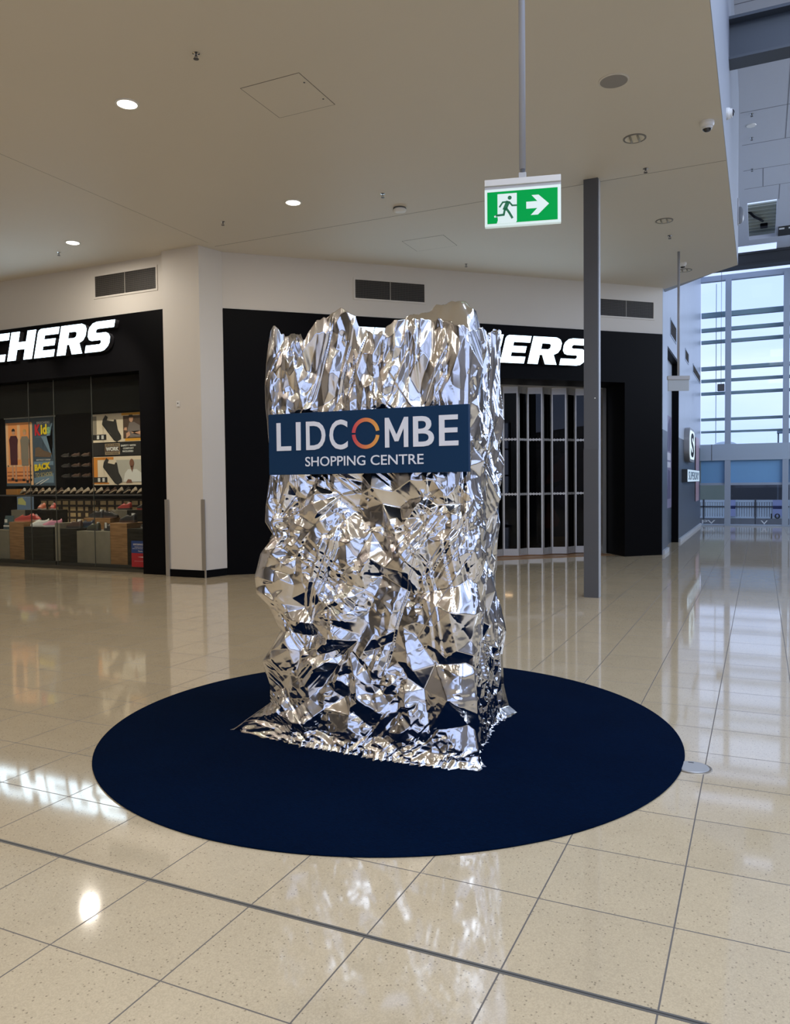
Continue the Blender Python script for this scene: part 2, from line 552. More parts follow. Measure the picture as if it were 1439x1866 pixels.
# shop interior behind the folding door
bm = bm_new()
prism(bm, [w2p(0.4, 3.6), w2p(9.2, 3.6), w2p(9.2, 3.75), w2p(0.4, 3.75)], 0, 4.6)
prism(bm, [w2p(0.3, RD + 0.3), w2p(0.45, RD + 0.3), w2p(0.45, 3.6), w2p(0.3, 3.6)], 0, 4.6)
prism(bm, [w2p(8.9, RD + 0.3), w2p(9.05, RD + 0.3), w2p(9.05, 3.6), w2p(8.9, 3.6)], 0, 4.6)
prism(bm, [w2p(0.3, RD + 0.3), w2p(9.05, RD + 0.3), w2p(9.05, 3.6), w2p(0.3, 3.6)], 4.2, 4.3)
struct('wall_shop_interior', bm, VOID)
bm = bm_new(); prism(bm, [w2p(U0, 0.35), w2p(U1, 0.35), w2p(U1, 3.5), w2p(U0, 3.5)], 0.0, 0.004)
struct('floor_shop', bm, wood_material('shop_floor_boards', (0.30, 0.16, 0.07), (0.42, 0.24, 0.11)))
# left shop: fascia, right pilaster, interior box
bm = bm_new()
box(bm, -21, -9.60, 11.10, 11.35, 3.72, ZB)
box(bm, -10.27, -9.60, 11.10, 11.60, 0, 3.72)
struct('wall_fascia', bm, BLACK)
bm = bm_new()
box(bm, -21, -9.7, 14.80, 14.95, 0, 4.2)
box(bm, -9.85, -9.7, 11.6, 14.80, 0, 4.2)
box(bm, -21, -9.7, 11.36, 14.80, 4.05, 4.2)
struct('wall_shop_back', bm, VOID)
# dark bulkhead hung inside the window
struct('trim_2', bx(-21, -10.28, 11.42, 11.46, 3.05, 3.6), mat('dark_green_grey_void', (0.005, 0.0053, 0.0045), 0.9, spec=0.05))
win = tag(empty('window_1', (0, 0, 0)), kind='structure')
joints = [-20.5, -17.2, -14.95, -13.32, -12.62, -11.62, -10.28]
for a, b in zip(joints, joints[1:]):
    bm = bx(a + 0.006, b - 0.006, 11.265, 11.275, 0.06, 3.72)
    obj('pane', bm, GLASS, win)
bm = bm_new()
for a in joints[1:-1]:
    box(bm, a - 0.006, a + 0.006, 11.263, 11.277, 0.06, 3.72)
obj('silicone_joint', bm, mat('silicone', (0.06, 0.065, 0.055), 0.4), win)
obj('bottom_channel', bx(-20.5, -10.28, 11.25, 11.29, 0, 0.06), mat('bronze_channel', (0.05, 0.045, 0.03), 0.4), win)

# right-hand wall beyond the corner
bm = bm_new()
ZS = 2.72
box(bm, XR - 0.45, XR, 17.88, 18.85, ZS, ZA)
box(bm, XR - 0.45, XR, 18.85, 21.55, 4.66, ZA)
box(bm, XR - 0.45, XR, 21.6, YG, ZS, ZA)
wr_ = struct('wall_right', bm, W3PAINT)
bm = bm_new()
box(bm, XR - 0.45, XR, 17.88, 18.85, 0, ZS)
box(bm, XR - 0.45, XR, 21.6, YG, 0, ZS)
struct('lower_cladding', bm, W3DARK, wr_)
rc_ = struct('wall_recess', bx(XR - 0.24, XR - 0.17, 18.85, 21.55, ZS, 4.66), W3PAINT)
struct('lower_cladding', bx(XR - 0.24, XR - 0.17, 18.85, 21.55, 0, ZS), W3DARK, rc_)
bm = bm_new()
box(bm, XR - 0.24, XR - 0.002, 21.55, 21.598, 0, 4.66)
box(bm, XR - 0.17, XR - 0.002, 18.86, 21.55, 4.60, 4.66)
struct('trim_3', bm, BLACK)
bm = bm_new(); box(bm, XR, XR + 0.05, 21.6, YG - 0.1, 0, 0.09); box(bm, XR, XR + 0.05, 17.9, 18.85, 0, 0.09)
struct('baseboard_right', bm, mat('pale_skirting', (0.50, 0.53, 0.57), 0.4))
# atrium ceiling: panels, opening, skylight strip
bm = bm_new()
for x0, x1, y0, y1 in ((-0.42, 8, 11.2, 23.35), (0.36, 8, 23.35, 26.9), (-1.92, 8, 26.95, 27.55), (0.43, 8, 27.55, 29.9), (-1.92, -0.42, 16.5, 26.95), (-0.42, -0.36, 23.35, 26.95)):
    box(bm, x0, x1, y0, y1, ZA, ZA + 0.12)
struct('ceiling_atrium', bm, ATRIUMCEIL)
bm = bm_new()
for y in (13.6, 15.6, 17.6, 19.3, 20.9, 22.2):
    box(bm, -0.41, 7.9, y - 0.008, y + 0.008, ZA - 0.003, ZA + 0.01)
for x, y0, y1 in ((0.45, 11.3, 19.3), (0.02, 20.9, 22.2), (0.4, 22.2, 23.35), (2.6, 11.3, 29.6)):
    box(bm, x - 0.008, x + 0.008, y0, y1, ZA - 0.003, ZA + 0.01)
struct('trim_4', bm, mat('ceiling_shadow_joint', (0.20, 0.21, 0.25), 0.8))
# glazing bars of the atrium roof over and behind the camera
bm = bm_new()
for y in np.arange(-12.5, 11.3, 1.9):
    box(bm, -0.42, 8, y - 0.05, y + 0.05, ZA + 0.30, ZA + 0.42)
for x in (1.4, 3.4, 5.6):
    box(bm, x - 0.05, x + 0.05, -13, 11.3, ZA + 0.30, ZA + 0.46)
struct('trim_5', bm, ATRIUMCEIL)
# the walls nobody sees directly: behind the camera and across the mall
bm = bm_new()
box(bm, -21, -9.5, -13.2, -13, 0, ZA); box(bm, -9.5, 8, -13.2, -13, 0, 0.9); box(bm, -9.5, 8, -13.2, -13, 5.2, ZA); box(bm, 6.5, 8, -13.2, -13, 0.9, 5.2)
struct('wall_back', bm, mat('back_wall_grey', (0.30, 0.285, 0.265), 0.6))
bm = bm_new()
for x in np.arange(-9.5, 6.6, 2.0):
    box(bm, x - 0.06, x + 0.06, -13.15, -13.0, 0.9, 5.2)
for z in (2.0, 3.6):
    box(bm, -9.5, 6.5, -13.14, -13.02, z - 0.05, z + 0.05)
struct('window_3', bm, GREY)
struct('wall_far_left', bx(-21.2, -21, -13, 18.6, 0, ZC), PAINT)
bm = bm_new(); box(bm, 7.9, 8.1, -13, YG, 0, 4.6); box(bm, 7.9, 8.1, -13, YG, 8.4, ZA)
struct('wall_opposite', bm, mat('opposite_shopfronts', (0.22, 0.20, 0.19), 0.5, noise=0.3, nscale=0.6))

# ------------------------------------------------------------------ the far curtain wall and outdoors
cw = tag(empty('window_2', (0, YG, 0)), kind='structure')
MULL = mat('mullion_grey_paint', (0.36, 0.43, 0.54), 0.4)
for x, w in ((-1.03, 0.19), (0.77, 0.19), (2.6, 0.19), (4.4, 0.19), (6.2, 0.19)):
    obj('mullion', bx(x - w / 2, x + w / 2, -0.12, 0.10, 0, 8.55), MULL, cw)
obj('side_mullion', bx(0.90, 1.9, -0.05, 0.02, 0, ZA), MULL, cw)
obj('top_transom', bx(-1.92, 7.9, -0.10, 0.10, 8.48, 8.66), MULL, cw)
sp = obj('spandrel', bx(-1.92, 7.9, -0.13, 0.12, 2.28, 2.84), mat('spandrel_paint', (0.40, 0.49, 0.60), 0.4), cw)
obj('panel_joint', bx(-1.555, -1.535, -0.134, -0.12, 2.28, 2.84), GREY, sp)
obj('door_head', bx(-1.92, 7.9, -0.06, 0.05, 1.42, 1.50), MULL, cw)
obj('sill', bx(-1.92, 7.9, -0.10, 0.10, 0.0, 0.05), MULL, cw)
BLIND = mat('blue_obscured_glass', (0.19, 0.42, 0.72), 0.35)
for a, b in ((-1.9, -1.125), (-0.935, 0.675), (0.865, 2.5), (2.7, 4.3)):
    obj('obscured_pane', bx(a, b, -0.005, 0.005, 1.50, 2.28), BLIND, cw)
    obj('upper_pane', bx(a, b, -0.004, 0.004, 2.84, 8.48), CURTAIN_GLASS, cw)
    obj('door_pane', bx(a, b, -0.004, 0.004, 0.05, 1.42), CURTAIN_GLASS, cw)
BLADE = mat('sunshade_blade_paint', (0.27, 0.37, 0.44), 0.45)
for z, h in ((7.40, 0.17), (6.88, 0.12), (6.46, 0.11), (5.53, 0.13), (5.10, 0.10), (4.65, 0.10), (3.74, 0.09), (3.30, 0.07)):
    obj('sunshade_blade', bx(-1.92, 7.9, 0.26, 0.44, z - h / 2, z + h / 2), BLADE, cw)
obj('blade_rail', bx(-1.45, -1.43, 0.44, 0.46, 2.9, 8.5), BLADE, cw)
# ground, fence and buildings outside
struct('ground_outside', bx(-25, 30, YG + 0.3, 90, -0.5, -0.15), mat('asphalt', (0.012, 0.014, 0.017), 0.9, noise=0.2))
fen = thing('street_fence', 'white barred fence standing outside beyond the far glass doors', 'fence', (-4, 34, -0.15))
wm = mat('white_fence_paint', (0.66, 0.74, 0.80), 0.5)
for a in range(5):
    obj('fence_post', bx(a * 1.9, a * 1.9 + 0.06, 0, 0.06, 0, 0.98), GREY2, fen)
bm = bm_new()
box(bm, 0, 8, 0.02, 0.05, 0.86, 0.95); box(bm, 0, 8, 0.02, 0.05, 0.22, 0.28)
obj('rail', bm, wm, fen)
bm = bm_new()
for k in range(88):
    box(bm, k * 0.09 + 0.022, k * 0.09 + 0.094, 0.03, 0.045, 0.28, 0.86)
obj('fence_bars', bm, wm, fen)
bm = bm_new(); box(bm, 0, 8, 0.0, 0.02, 0.66, 0.71)
obj('dark_rail', bm, GREY, fen)
for x, nm in ((2.75, 'left'), (4.45, 'right')):
    o = obj('fence_notice', bx(x, x + 0.36, -0.03, -0.01, 0.30, 0.95), mat('lilac_notice', (0.42, 0.46, 0.72), 0.5), fen)
    obj('notice_band', bx(x, x + 0.36, -0.034, -0.03, 0.60, 0.72), mat('notice_navy', (0.02, 0.03, 0.12), 0.5), o)
bl = thing('opposite_building', 'dark building with an olive panel across the street beyond the glass doors', 'building', (-10, 44, -0.15))
obj('wall', bx(0, 24, 0, 6, 0, 3.40), mat('dark_facade', (0.02, 0.025, 0.035), 0.5), bl)
obj('wall_panel', bx(6.2, 8.55, -0.1, 0, 0, 2.7), mat('olive_facade_panel', (0.17, 0.20, 0.16), 0.7), bl)
obj('roof_edge', bx(0, 24, -0.1, 6.1, 3.40, 3.55), GREY2, bl)
ln = thing('street_lamp', 'grey street lamp with a box head outside behind the curtain wall', 'lamp', (0.79, 43, -0.15))
obj('pole', bx(-0.035, 0.035, -0.035, 0.035, 0, 4.15), BEAM, ln)
obj('lamp_head', bx(-0.06, 0.9, -0.2, 0.2, 3.99, 4.21, 0.02), mat('lamp_head_paint', (0.14, 0.20, 0.27), 0.4), ln)
bm = bm_new(); lathe(bm, [(0.62, 0.0), (0.60, 0.10), (0.42, 0.20), (0.18, 0.25), (0, 0.26)], 24)
dm = tag(obj('roof_dome', bm, mat('grey_roof_dome', (0.30, 0.36, 0.42), 0.5), None, (-1.72, 46, 3.40)), 'low grey dome on the roof outside, just above the wide spandrel', 'roof dome')
# white letters on the doors
dl = tag(text_fit('door_lettering', 'PV', -1.86, -1.42, 0.07, 0.20, YG - 0.010, mat('white_decal', (0.7, 0.75, 0.8), 0.5), None, 0.002, 0.01),
         'white PV letters at the foot of the left glass door pane', 'lettering')
tag(text_fit('door_lettering', 'V', 0.02, 0.24, 0.07, 0.20, YG - 0.010, MATS['white_decal'], None, 0.002, 0.01),
    'single white V letter at the foot of the right glass door pane', 'lettering')
tag(text_fit('door_numerals', '10', 0.33, 0.62, 0.26, 0.44, YG - 0.010, mat('dark_decal', (0.015, 0.02, 0.03), 0.5), None, 0.002, 0.02),
    'dark 10 numerals on the right glass door pane', 'lettering')

# steel beams
bm = bm_new()
for z0, z1, d in ((7.20, 7.235, 0.16), (7.72, 7.76, 0.16)):
    box(bm, -0.42, 7.9, 11.72 - d, 11.72 + d, z0, z1)
box(bm, -0.42, 7.9, 11.705, 11.735, 7.235, 7.72)
tag(obj('steel_beam', bm, BEAM), 'blue-grey steel I-beam crossing the atrium high at the upper right', 'beam')
bm = bm_new()
box(bm, -1.91, 7.9, 28.25, 28.75, 8.92, 8.99)
box(bm, -1.91, 7.9, 28.25, 28.75, 8.55, 8.62); box(bm, -1.91, 7.9, 28.3, 28.7, 8.62, 8.92)
tag(obj('steel_beam', bm, DKBEAM), 'charcoal steel beam in front of the far curtain wall head', 'beam')
# plenum seen through the missing ceiling panel
bm = bm_new()
box(bm, -0.6, 0.8, 24.72, 28.0, ZA + 0.36, ZA + 0.40)
pl = struct('ceiling_plenum', bm, mat('plenum_olive_sheet', (0.30, 0.32, 0.25), 0.6))
bm = bm_new()
for k in range(9):
    y = 24.8 + k * 0.33
    box(bm, -0.6, 0.8, y, y + 0.04, ZA + 0.33, ZA + 0.36)
obj('rib', bm, mat('plenum_rib', (0.45, 0.47, 0.38), 0.6), pl)
bm = bm_new(); tube(bm, [(-0.35, 25.2, ZA + 0.345), (-0.2, 25.5, ZA + 0.26), (-0.05, 25.9, ZA + 0.28), (0.02, 26.3, ZA + 0.345)], 0.035, 8)
tag(obj('service_cable', bm, BLACK), 'black cable hanging in the open ceiling hole beside the bulkhead', 'cable')
bm = bm_new(); box(bm, -0.05, 0.16, 26.45, 26.75, ZA + 0.24, ZA + 0.325, 0.02)
tag(obj('junction_box', bm, BLACK), 'black junction box inside the open ceiling hole', 'junction box')
bm = bm_new(); box(bm, 0.44, 1.2, 25.9, 26.8, ZA - 0.03, ZA - 0.001)
sv = tag(obj('ceiling_slot_vent', bm, GRILLE), 'dark slotted ceiling vent right of the open ceiling hole', 'vent')
for k in range(3):
    obj('slot', bx(0.46 + k * 0.25, 0.60 + k * 0.25, 25.95, 26.1, ZA - 0.034, ZA - 0.029), WHITE, sv)

# ------------------------------------------------------------------ carpet and foil box
bm = bm_new(); lathe(bm, [(0, 0.0), (1.85, 0.0), (1.855, 0.006), (1.85, 0.010), (0, 0.010)], 160, (-2.24, 4.69, 0))
tag(obj('round_carpet', bm, CARPET), 'large round navy carpet under the foil-wrapped box', 'carpet')


def tri_field(pts, vals, P, Q):
    """piecewise-linear height through Delaunay facets, sampled on the grid P x Q (both ascending)"""
    r = delaunay_2d_cdt([Vector(p) for p in pts], [], [], 0, 1e-7)
    verts, faces, ov = r[0], r[2], r[3]
    V = np.array([(v.x, v.y) for v in verts])
    H = np.array([vals[o[0]] if o else 0.0 for o in ov])
    out = np.zeros((len(P), len(Q)))
    for f in faces:
        if len(f) != 3:
            continue
        a, b, c = V[f[0]], V[f[1]], V[f[2]]
        i0, i1 = np.searchsorted(P, min(a[0], b[0], c[0])), np.searchsorted(P, max(a[0], b[0], c[0]), 'right')
        j0, j1 = np.searchsorted(Q, min(a[1], b[1], c[1])), np.searchsorted(Q, max(a[1], b[1], c[1]), 'right')
        if i0 >= i1 or j0 >= j1:
            continue
        den = (b[1] - c[1]) * (a[0] - c[0]) + (c[0] - b[0]) * (a[1] - c[1])
        if abs(den) < 1e-12:
            continue
        X, Y = P[i0:i1, None], Q[None, j0:j1]
        w0 = ((b[1] - c[1]) * (X - c[0]) + (c[0] - b[0]) * (Y - c[1])) / den
        w1 = ((c[1] - a[1]) * (X - c[0]) + (a[0] - c[0]) * (Y - c[1])) / den
        w2 = 1 - w0 - w1
        ins = (w0 >= -1e-9) & (w1 >= -1e-9) & (w2 >= -1e-9)
        val = w0 * H[f[0]] + w1 * H[f[1]] + w2 * H[f[2]]
        sub = out[i0:i1, j0:j1]
        sub[ins] = val[ins]
    return out


def smooth_noise(rng, P, Q, cell):
    """soft value noise on the same grid"""
    nx, ny = int((P[-1] - P[0]) / cell) + 4, int((Q[-1] - Q[0]) / cell) + 4
    g = rng.random((nx, ny))
    fx, fy = (P - P[0]) / cell, (Q - Q[0]) / cell
    ix, iy = fx.astype(int), fy.astype(int)
    tx, ty = fx - ix, fy - iy
    tx = tx * tx * (3 - 2 * tx); ty = ty * ty * (3 - 2 * ty)
    a = g[ix][:, iy] * (1 - ty) + g[ix][:, iy + 1] * ty
    b = g[ix + 1][:, iy] * (1 - ty) + g[ix + 1][:, iy + 1] * ty
    return a * (1 - tx)[:, None] + b * tx[:, None]


def foil_box():
    rng = np.random.default_rng(11)
    cs = np.array([(-2.86, 4.20), (-1.47, 4.20), (-1.635, 5.25), (-2.97, 5.25)])
    seg = [np.linalg.norm(cs[(i + 1) % 4] - cs[i]) for i in range(4)]
    cum = np.concatenate([[0], np.cumsum(seg)])
    per = cum[-1]
    s = np.concatenate([np.arange(0, cum[2], 0.0048), np.arange(cum[2], per, 0.012)])
    nz_ = 540
    zr = np.linspace(0, 1, nz_) * 2.6
    # base outline and outward direction round the box
    k = np.clip(np.searchsorted(cum, s, 'right') - 1, 0, 3)
    t = (s - cum[k]) / np.array(seg)[k]
    base = cs[k] * (1 - t)[:, None] + cs[(k + 1) % 4] * t[:, None]
    dq = np.abs(s - cum[1])
    base = base + np.array([-0.030, 0.030])[None, :] * np.exp(-(dq / 0.06) ** 2)[:, None]
    dirs = np.array([(cs[(i + 1) % 4] - cs[i]) / seg[i] for i in range(4)])
    nrm4 = np.stack([dirs[:, 1], -dirs[:, 0]], 1)
    nrm = nrm4[k].copy()
    for i in range(4):
        dd = np.minimum(np.abs(s - cum[i]), np.abs(s - cum[i] - (per if i == 0 else 0)))
        w = np.clip(1 - dd / 0.10, 0, 1) * 0.5
        other = np.where((k == i)[:, None], nrm4[i - 1], nrm4[i])
        nrm = np.where((w > 0)[:, None] & ((k == i) | (k == (i - 1) % 4))[:, None], nrm * (1 - w)[:, None] + other * w[:, None], nrm)
    nrm /= np.linalg.norm(nrm, axis=1)[:, None]
    # warped sheet coordinates: folds run long and upright near the top and on the side
    warp_s = np.interp(s, [0, cum[1], cum[2], per], [0, seg[0], seg[0] + seg[1] * 1.7, seg[0] + seg[1] * 1.7 + seg[2] + seg[3]])
    W = warp_s.max() + 0.02
    warp_z = np.interp(zr, [0, 0.12, 0.30, 1.9, 2.1, 2.6], [0, 0.2, 0.40, 2.0, 2.14, 2.36])
    Zm = warp_z.max()

    def layer(dens, amp, stars=0, seed=0):
        g = np.random.default_rng(seed)
        n = int(dens * W * Zm)
        p = np.stack([g.random(n) * (W + 0.6) - 0.3, g.random(n) * (Zm + 0.3) - 0.15], 1)
        h = g.normal(0, 1, n) * amp
        pp, hh = [p], [h]
        for _ in range(stars):
            c = np.array([g.random() * W, g.random() * Zm])
            R = 0.12 + 0.26 * g.random()
            m = int(9 + g.random() * 9)
            dr = np.linalg.norm(p - c, axis=1)
            keep = dr > R * 0.85
            p, h = p[keep], h[keep]
            pp[0], hh[0] = p, h
            sgn = g.choice([-1, 1])
            a0 = g.random() * 6.28
            q, hq = [c], [sgn * amp * 1.1]
            for j in range(m):
                a = a0 + 2 * math.pi * (j + 0.5 * g.random()) / m
                alt = 1 if j % 2 else -1
                rr = R * (0.75 + 0.5 * g.random())
                for f, e in ((0.4, 0.4), (1.0, 0.85)):
                    q.append(c + rr * f * np.array([math.cos(a), math.sin(a)])); hq.append(alt * amp * e * (0.6 + 0.8 * g.random()))
            pp.append(np.array(q)); hh.append(np.array(hq))
        pts = np.concatenate(pp); vals = np.concatenate(hh)
        # frame points so the hull covers the sheet
        fr = [(x, y) for x in np.linspace(-0.6, W + 0.6, 24) for y in (-0.5, Zm + 0.5)] + [(x, y) for y in np.linspace(-0.3, Zm + 0.3, 10) for x in (-0.7, W + 0.7)]
        pts = np.concatenate([pts, np.array(fr)]); vals = np.concatenate([vals, np.zeros(len(fr))])
        return tri_field([tuple(v) for v in pts], vals, warp_s, warp_z)

    WS, WZ = np.meshgrid(warp_s, warp_z, indexing='ij')

    def pleats(seed, theta, gap, amp, cell, lo):
        """long parallel folds running one way, only in patches"""
        g = np.random.default_rng(seed)
        bend = (smooth_noise(g, warp_s, warp_z, 0.45) - 0.5) * 0.10
        c = WS * math.cos(theta) + WZ * math.sin(theta) + bend
        n = int((c.max() - c.min()) / gap)
        kn = np.sort(c.min() + g.random(n) * (c.max() - c.min()))
        v = np.where(np.arange(n) % 2 == 0, 1, -1) * (0.3 + 0.7 * g.random(n)) * amp
        m = np.clip((smooth_noise(g, warp_s, warp_z, cell) - lo) / (0.85 - lo), 0, 1)
        m = m * m * (3 - 2 * m)
        return np.interp(c, kn, v) * m

    def bursts(seed, count, rmin, rmax, amp):
        """folds fanning out from pinched points"""
        g = np.random.default_rng(seed)
        out = np.zeros_like(WS)
        for _ in range(count):
            cx_, cz_ = g.random() * W, g.random() * Zm
            R = rmin + (rmax - rmin) * g.random() ** 1.5
            i0, i1 = np.searchsorted(warp_s, cx_ - R), np.searchsorted(warp_s, cx_ + R)
            j0, j1 = np.searchsorted(warp_z, cz_ - R), np.searchsorted(warp_z, cz_ + R)
            if i1 - i0 < 3 or j1 - j0 < 3:
                continue
            dx, dz = WS[i0:i1, j0:j1] - cx_, WZ[i0:i1, j0:j1] - cz_
            rr = np.sqrt(dx * dx + dz * dz) / R
            an = np.arctan2(dz, dx)
            m = int(7 + g.random() * 9) * 2
            kn = np.linspace(-math.pi, math.pi, m + 1)
            kn[1:-1] += (g.random(m - 1) - 0.5) * 4.5 / m
            kn = np.sort(kn)
            v = np.where(np.arange(m + 1) % 2 == 0, 1, -1) * (0.25 + 0.75 * g.random(m + 1))
            v *= np.clip(1.1 - np.abs((kn - g.uniform(-3, 3) + math.pi) % (2 * math.pi) - math.pi) / 1.5, 0, 1)
            v[-1] = v[0]
            fall = np.where(rr < 0.55, rr / 0.55, np.clip((1 - rr) / 0.45, 0, 1))
            w = np.clip(1 - np.clip(rr - 0.3, 0, 1), 0, 1)
            out[i0:i1, j0:j1] += np.interp(an, kn, v) * fall * amp * R + g.choice([-1, 1]) * amp * 0.9 * R * np.clip(1 - rr, 0, 1)
        return out

    def crumple(seed, dmin, dmax, steep, ridges, tries):
        """facets of very unequal size: wide planes, long shards and tight crushed patches"""
        g = np.random.default_rng(seed)
        cell = 0.30
        nx_, ny_ = int(W / cell) + 5, int(Zm / cell) + 5
        gr = g.random((nx_, ny_))

        def spacing(p):
            fx, fy = (p[0] + 0.6) / cell, (p[1] + 0.6) / cell
            ix, iy = min(int(fx), nx_ - 2), min(int(fy), ny_ - 2)
            tx, ty = fx - ix, fy - iy
            v = gr[ix, iy] * (1 - tx) * (1 - ty) + gr[ix + 1, iy] * tx * (1 - ty) + gr[ix, iy + 1] * (1 - tx) * ty + gr[ix + 1, iy + 1] * tx * ty
            return dmin + (dmax - dmin) * max(0.0, min(1.0, (v - 0.22) / 0.56)) ** 2.0
        P_ = np.zeros((6000, 2)); D_ = np.zeros(6000); H_ = np.zeros(6000); n = 0
        for _ in range(ridges):
            c = np.array([g.random() * W, g.random() * Zm]); a = g.choice([0.3, 0.9, 1.35, 1.57, 1.8, 2.3, 2.8]) + g.normal(0, 0.18)
            ln = 0.10 + 0.34 * g.random(); m = int(ln / 0.045) + 2
            hh = g.choice([-1, 1]) * (0.010 + 0.022 * g.random())
            for q in np.linspace(-0.5, 0.5, m):
                p = c + q * ln * np.array([math.cos(a), math.sin(a)])
                P_[n] = p; D_[n] = 0.03; H_[n] = hh * (1 - 1.1 * abs(q)) + g.normal(0, 0.0015); n += 1
        for _ in range(tries):
            p = np.array([g.random() * (W + 0.8) - 0.4, g.random() * (Zm + 0.5) - 0.25])
            d = spacing(p)
            dd = np.hypot(P_[:n, 0] - p[0], P_[:n, 1] - p[1])
            if n and (dd < 0.5 * (d + D_[:n])).any():
                continue
            P_[n] = p; D_[n] = d; H_[n] = g.normal(0, 1) * steep * d; n += 1
            if n >= 5990:
                break
        fr = [(x, y) for x in np.linspace(-0.6, W + 0.6, 24) for y in (-0.5, Zm + 0.5)] + [(x, y) for y in np.linspace(-0.3, Zm + 0.3, 10) for x in (-0.7, W + 0.7)]
        pts = [tuple(v) for v in P_[:n]] + fr
        return tri_field(pts, np.concatenate([np.clip(H_[:n], -0.05, 0.05), np.zeros(len(fr))]), warp_s, warp_z)

    h1 = crumple(5, 0.019, 0.17, 0.30, 110, 22000)
    h3 = layer(1400, 0.0032, 0, 7)
    m3 = np.clip(smooth_noise(rng, warp_s, warp_z, 0.11) * 3.0 - 1.05, 0.06, 1.3)
    big = (smooth_noise(rng, warp_s, warp_z, 0.42) - 0.5) * 0.07
    fold = (pleats(21, 0.10, 0.028, 0.0065, 0.30, 0.50) + pleats(22, 0.85, 0.026, 0.0060, 0.26, 0.55) + pleats(23, -0.70, 0.028, 0.0065, 0.28, 0.55)
            + pleats(25, -0.25, 0.044, 0.0110, 0.40, 0.55))
    top = np.clip((zr - 1.95) / 0.25, 0, 1)[None, :]
    fold = fold + pleats(26, 0.0, 0.034, 0.011, 0.35, 0.30) * top
    fan = bursts(31, 15, 0.20, 0.50, 0.075)
    lowz = np.exp(-zr / 0.13)[None, :]
    h = (h1 + big) * (1 - 0.5 * lowz) + fan * (1 - 0.6 * lowz) + fold * (1 - 0.5 * lowz) + h3 * (m3 + 1.4 * lowz)
    # hold the two outline corners to the profile seen
    dFL = np.minimum(s, per - s); dBR = np.abs(s - cum[2]); dFR = np.abs(s - cum[1])
    hold = (1 - 0.85 * np.exp(-(dFL / 0.06) ** 2)) * (1 - 0.85 * np.exp(-(dBR / 0.05) ** 2)) * (1 - 0.2 * np.exp(-(dFR / 0.05) ** 2))
    h = h * hold[:, None]
    # flare where the sheet lands on the carpet
    front = np.where(k == 0, 1.0, 0.0)
    front = np.where(k == 1, np.clip(1 - dFR / 0.1, 0, 1), front)
    front = np.where((k == 3), np.clip(1 - (per - s) / 0.25, 0.3, 1), front)
    front = np.where((k == 2), 0.4, front)
    flare = front[:, None] * (0.035 * np.exp(-zr / 0.05) + 0.095 * np.exp(-zr / 0.42))[None, :]
    flare = flare * (1 - 0.92 * np.exp(-(dFL / 0.16) ** 2))[:, None]
    x = base[:, 0][:, None] + nrm[:, 0][:, None] * (h + flare)
    y = base[:, 1][:, None] + nrm[:, 1][:, None] * (h + flare)
    # silhouette profiles of the front-left and back-right corners
    LZ = [0.0, 0.06, 0.111, 0.217, 0.333, 0.483, 0.578, 0.686, 0.847, 0.92, 1.023, 1.177, 1.296, 1.383, 1.485, 1.687, 1.911, 2.103, 2.259, 2.465, 2.608]
    LX = [-3.17, -3.09, -3.02, -2.868, -2.873, -2.925, -2.853, -2.782, -2.871, -2.963, -2.967, -2.923, -2.824, -2.889, -2.879, -2.841, -2.85, -2.867, -2.872, -2.851, -2.823]
    RZ = [0.0, 0.053, 0.205, 0.416, 0.584, 0.736, 0.898, 1.038, 1.249, 1.592, 2.081, 2.352, 2.669]
    RX = [-1.535, -1.60, -1.627, -1.626, -1.597, -1.624, -1.681, -1.658, -1.642, -1.635, -1.624, -1.623, -1.605]
    offL = np.interp(zr, LZ, LX) + 2.86
    offR = np.interp(zr, RZ, RX) + 1.635
    x += np.exp(-(dFL / 0.14) ** 2)[:, None] * (offL + 0.02)[None, :] + np.exp(-(dBR / 0.16) ** 2)[:, None] * (offR - 0.01)[None, :]
    # rim: torn upper edge
    FXr = [(-2.86, 2.60), (-2.82, 2.621), (-2.79, 2.585), (-2.75, 2.56), (-2.682, 2.520), (-2.662, 2.485), (-2.609, 2.553), (-2.553, 2.488), (-2.516, 2.55), (-2.47, 2.60), (-2.416, 2.635), (-2.34, 2.665), (-2.271, 2.672),
           (-2.198, 2.622), (-2.18, 2.561), (-2.11, 2.52), (-2.042, 2.490), (-1.989, 2.544), (-1.938, 2.576), (-1.874, 2.575), (-1.75, 2.560), (-1.60, 2.535), (-1.52, 2.50), (-1.47, 2.478)]
    rim_front = np.interp(base[:, 0], [p[0] for p in FXr], [p[1] for p in FXr])
    u1 = np.clip((s - cum[1]) / seg[1], 0, 1)
    rim_side = np.interp(u1, [0, 0.1, 0.3, 0.42, 0.55, 0.8, 1.0], [2.478, 2.50, 2.55, 2.50, 2.56, 2.63, 2.665])
    rim_back = 2.66 + 0.05 * np.sin(s * 9) - 0.04 * np.clip((s - cum[2]) / (per - cum[2]), 0, 1) * 1.5 + 0.0 * s
    rim = np.where(k == 0, rim_front, np.where(k == 1, rim_side, rim_back))
    rim = rim + (np.interp(s, np.linspace(0, per, 230), rng.normal(0, 0.008, 230)))
    z = zr[None, :] / 2.6 * np.ones_like(rim)[:, None]
    # lower body keeps true height; only the top 0.6 m stretches to the torn rim
    zz = zr[None, :] + np.clip((zr[None, :] - 2.0) / 0.6, 0, 1) * (rim[:, None] - 2.6)
    # the board is fixed flat against the sheet
    inb = (np.clip((x + 2.80) / 0.05, 0, 1) * np.clip((-1.43 - x) / 0.04, 0, 1) * np.clip((zz - 1.64) / 0.04, 0, 1) * np.clip((2.09 - zz) / 0.04, 0, 1)) * (k == 0)[:, None]
    y = np.where(inb > 0, y * (1 - inb) + np.maximum(y, 4.150) * inb, y)
